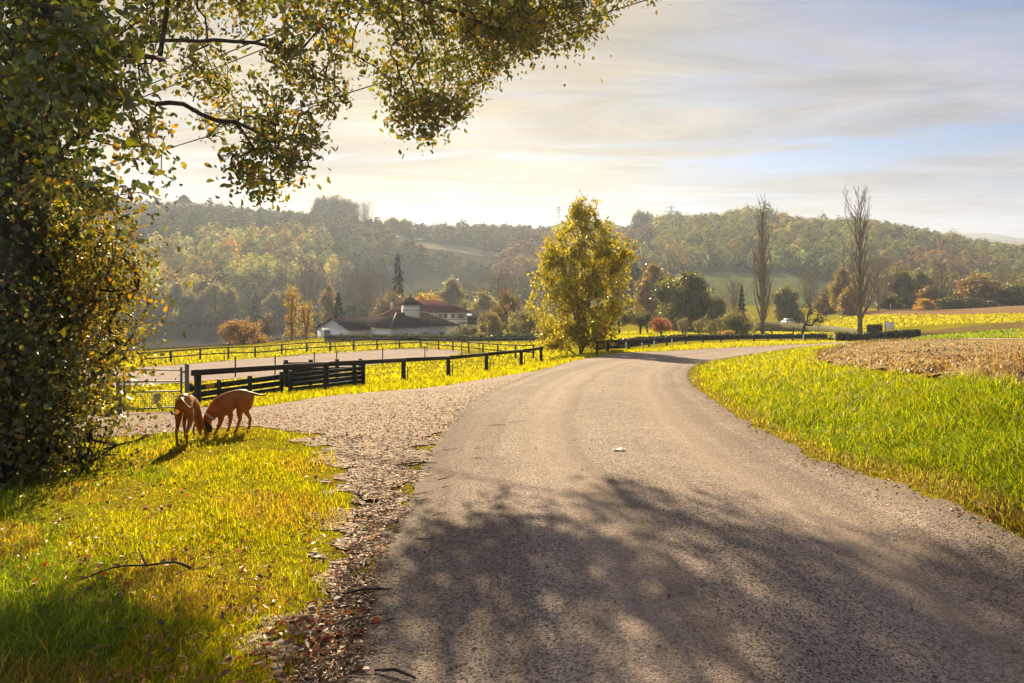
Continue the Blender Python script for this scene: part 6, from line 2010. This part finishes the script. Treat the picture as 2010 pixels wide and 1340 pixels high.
def litter():
    r = np.random.default_rng(97)
    mb = MB()
    BROWN = [(3, (0.22, 0.11, 0.035)), (2, (0.30, 0.16, 0.05)), (2, (0.13, 0.07, 0.03)), (1.2, (0.33, 0.085, 0.02)), (0.7, (0.45, 0.26, 0.03)), (1, (0.36, 0.28, 0.19))]

    TAN = [(3, (0.27, 0.18, 0.11)), (4, (0.11, 0.07, 0.04)), (1.4, (0.38, 0.27, 0.17)), (1, (0.25, 0.12, 0.04)), (0.25, (0.38, 0.14, 0.03))]

    def lay(u, d, ln, wd, pl, lift=0.012):
        x, y = (u - CU) / F * d, d
        p = np.stack([x, y, Z(x, y) + lift + 0.015 * r.random(len(x))], 1)
        n = len(p)
        dr = r.standard_normal((n, 3)) * np.array([1, 1, 0.25]); dr = unit(dr)
        leaves_flat(mb, p, dr, ln, wd, pal(r, n, pl, 0.25), r)
    # along the left edge of the lane
    edge = poly([(560, 3.0), (660, 4.4), (690, 6.2), (660, 8.2), (640, 9.6), (760, 9.2), (850, 9.0), (800, 6.2), (750, 4.6), (690, 3.2)], sub=3)
    u, d, x, y = sample(r, edge, 3000); lay(u, d, 0.03, 0.012, TAN)
    u, d, x, y = sample(r, PG_VERGE, 3200, 2.8, 11); lay(u, d, 0.042, 0.022, BROWN[:5], 0.02)
    u, d, x, y = sample(r, PG_DRIVE, 6500, 9, 23); lay(u, d, 0.034, 0.014, TAN)
    u, d, x, y = sample(r, poly([(1000, 15), (1060, 23), (900, 20), (700, 17), (700, 12), (850, 10), (930, 12)], sub=3), 400); lay(u, d, 0.04, 0.014, TAN)
    # red-brown drift by the edge at the bottom, with a bright yellow leaf or two
    u = r.normal(640, 48, 110); d = r.normal(3.62, 0.2, 110); lay(u, d, 0.046, 0.03, [(3, (0.22, 0.06, 0.025)), (2, (0.30, 0.14, 0.05)), (1, (0.4, 0.3, 0.2))])
    # right edge of the lane
    uu, dd = np.array([a for a, b in ROAD_R[1:8]], float), np.array([b for a, b in ROAD_R[1:8]], float)
    t = np.sort(r.random(700)); d = np.exp(np.interp(t, np.linspace(0, 1, len(dd)), np.log(dd))); u = np.interp(np.log(d), np.log(dd), uu)
    x = (u - CU) / F * d + r.normal(-0.03, 0.14, len(u)); lay(CU + F * x / d, d, 0.032, 0.016, BROWN + TAN)
    # strays on the lane
    u, d, x, y = sample(r, PG_ROAD, 150, 3.2, 16); lay(u, d, 0.028, 0.011, TAN)
    tag(mb.build("fallen_leaves", M_DRY), kind='stuff')
    # straws and small twigs
    tw = MB()
    u, d, x, y = sample(r, edge, 520)
    u2, d2, x2, y2 = sample(r, poly([(700, 5.5), (820, 9), (950, 13), (1000, 15), (1040, 12), (900, 7), (800, 4.5)], sub=3), 70)
    u3, d3, x3, y3 = sample(r, PG_VERGE, 160, 2.8, 9)
    x, y = np.concatenate([x, x2, x3]), np.concatenate([y, y2, y3]); n = len(x)
    a = np.where(r.random(n) < 0.7, r.normal(0.15, 0.45, n), r.uniform(0, 3.14, n)); L = 0.05 + 0.20 * r.random(n) ** 2.2
    p0 = np.stack([x, y, Z(x, y) + 0.014], 1); x1, y1 = x + np.cos(a) * L, y + np.sin(a) * L
    p1 = np.stack([x1, y1, Z(x1, y1) + 0.016 + 0.02 * r.random(n)], 1)
    R = r.uniform(0.0018, 0.0045, n)
    for c in range(3):
        m_ = r.integers(0, 3, n) == c
        tw.frustums(p0[m_], p1[m_], R[m_], R[m_] * .6, 4, [(0.12, 0.08, 0.05), (0.40, 0.31, 0.2), (0.25, 0.16, 0.09)][c])
    tag(tw.build("twig_litter", M_DRY), kind='stuff')
    # stones in the chippings
    st = MB()
    u, d, x, y = sample(r, PG_DRIVE, 2600, 9, 20)
    u2, d2, x2, y2 = sample(r, edge, 700)
    x, y = np.concatenate([x, x2]), np.concatenate([y, y2]); n = len(x)
    S = r.uniform(0.005, 0.016, n)
    o8 = np.array([[1, 0, 0], [-1, 0, 0], [0, 1, 0], [0, -1, 0], [0, 0, 0.7], [0, 0, -0.4]])
    V = o8[None] * S[:, None, None] * r.uniform(0.6, 1.3, (n, 6, 1)) + np.stack([x, y, Z(x, y) + 0.012], 1)[:, None]
    ff = np.array([[0, 2, 4], [2, 1, 4], [1, 3, 4], [3, 0, 4], [2, 0, 5], [1, 2, 5], [3, 1, 5], [0, 3, 5]])
    st.add(V.reshape(-1, 3), (np.arange(n)[:, None, None] * 6 + ff[None]).reshape(-1, 3), np.repeat(pal(r, n, [(2, (0.30, 0.22, 0.155)), (1.4, (0.17, 0.115, 0.08)), (0.5, (0.42, 0.33, 0.25))]), 6, 0))
    tag(st.build("loose_gravel", M_DRY), kind='stuff')


def leaves_flat(mb, pos, d, ln, wd, col, r):
    n = len(pos)
    s = unit(np.cross(d, np.array([0, 0, 1.0]) + 0.5 * r.standard_normal((n, 3)))); u = np.cross(s, d); u = u * np.sign(u[:, 2:3] + 1e-9)
    L = (ln * (0.6 + 0.7 * r.random(n)))[:, None]; W = (wd * (0.6 + 0.8 * r.random(n)))[:, None]; f = W * r.uniform(0.1, 0.5, (n, 1))
    V = np.stack([pos, pos + d * L * .3 + s * W * .45 + u * f, pos + d * L * .72 + s * W * .5 + u * f, pos + d * L + u * f * .6, pos + d * L * .72 - s * W * .5 + u * f, pos + d * L * .3 - s * W * .45 + u * f], 1).reshape(-1, 3)
    k = np.arange(n)[:, None] * 6
    mb.add(V, np.concatenate([k + np.array([[0, 3, 2, 1]]), k + np.array([[0, 5, 4, 3]])]), np.repeat(col, 6, 0))


litter()


def oddments():
    r = np.random.default_rng(99)
    p = px(372, 1126, 4.28); p[2] = float(Z(p[0], p[1])) + 0.04
    root = empty("fallen_branch", p, "thin crooked dead branch lying in the grass at the lower left", "branch")
    pts = []
    for t in np.linspace(0, 1, 12):
        pts.append(np.array([-0.55 * t, 0.01 + 0.05 * math.sin(t * 5) - 0.07 * t, 0.05 + 0.012 * math.sin(t * 11) + 0.03 * math.sin(t * 3)]))
    for q in pts: q[2] += float(Z(p[0] + q[0], p[1] + q[1])) - float(Z(p[0], p[1]))
    mb = MB(); mb.tube(pts, np.linspace(0.0075, 0.004, 12), 7)
    mb.tube([pts[5], pts[5] + np.array([-0.10, 0.12, 0.05]), pts[5] + np.array([-0.17, 0.30, 0.07])], [0.004, 0.003, 0.0015], 6)
    mb.build("stick", M_DARKBARK, root, True)
    g2 = "dead sticks on the edge of the lane"
    for u, v, d, L, a, lab in ((715, 1165, 4.15, 0.30, 0.25, "dead stick across the left edge of the lane, above the red leaf drift"), (815, 903, 7.6, 0.42, 0.18, "dead stick on the pale gravel at the edge of the lane, furthest up the lane"), (690, 1218, 3.75, 0.34, 0.55, "pale dead stick slanting over the drift of red leaves"), (775, 1333, 3.22, 0.2, -0.4, "black bit of stick at the very bottom of the picture, on the lane")):
        p = G(u, d, 0.02)
        root = empty("dead_stick", p, lab, "stick", g2)
        mb = MB(); mb.tube([np.array([-L / 2 * math.cos(a), -L / 2 * math.sin(a), 0.0]), np.array([0.0, 0.015, 0.015]), np.array([L / 2 * math.cos(a), L / 2 * math.sin(a), 0.006])], [0.006, 0.008, 0.004], 6); mb.build("wood", M_DARKBARK if a < .5 else M_GREYBARK, root, True)
    # scrap of white paper on the lane
    p = G(1215, 8.35, 0.022)
    root = empty("paper_scrap", p, "small crumpled scrap of white paper lying on the lane", "paper")
    gx = np.linspace(-0.065, 0.065, 9); gy = np.linspace(-0.04, 0.04, 7)
    X, Y = np.meshgrid(gx, gy); zz = 0.006 * np.sin(X * 60 + Y * 40) + 0.005 * np.sin(Y * 90 - X * 30) + 0.008
    X = X + 0.012 * np.sin(Y * 50); Y = Y + 0.010 * np.sin(X * 45)
    V = np.stack([X, Y, zz], -1).reshape(-1, 3); top = len(V)
    V = np.concatenate([V, V - np.array([0, 0, 0.002])])
    q = (np.arange(6)[:, None, None] * 9 + np.arange(8)[None, :, None] + np.array([0, 1, 10, 9])).reshape(-1, 4)
    mb = MB(); mb.add(V, np.concatenate([q, q[:, ::-1] + top])); mb.build("sheet", M_WHITE, root)


oddments()

# ------------------------------------------------------------------ the air
def haze():
    mb = MB()
    mb.box((0, 1350, 80), (9000, 3100, 300))
    m = bpy.data.materials.new("valley_air"); m.use_nodes = True
    g = Nodes(m.node_tree)
    v = g.n('ShaderNodeVolumePrincipled')
    v.inputs['Color'].default_value = (0.72, 0.82, 1.0, 1)
    v.inputs["Density"].default_value = 0.00023
    v.inputs['Anisotropy'].default_value = 0.38
    o = g.n('ShaderNodeOutputMaterial'); g.put(o.inputs['Volume'], v.outputs[0])
    tag(mb.build("haze", m), kind='stuff')


haze()
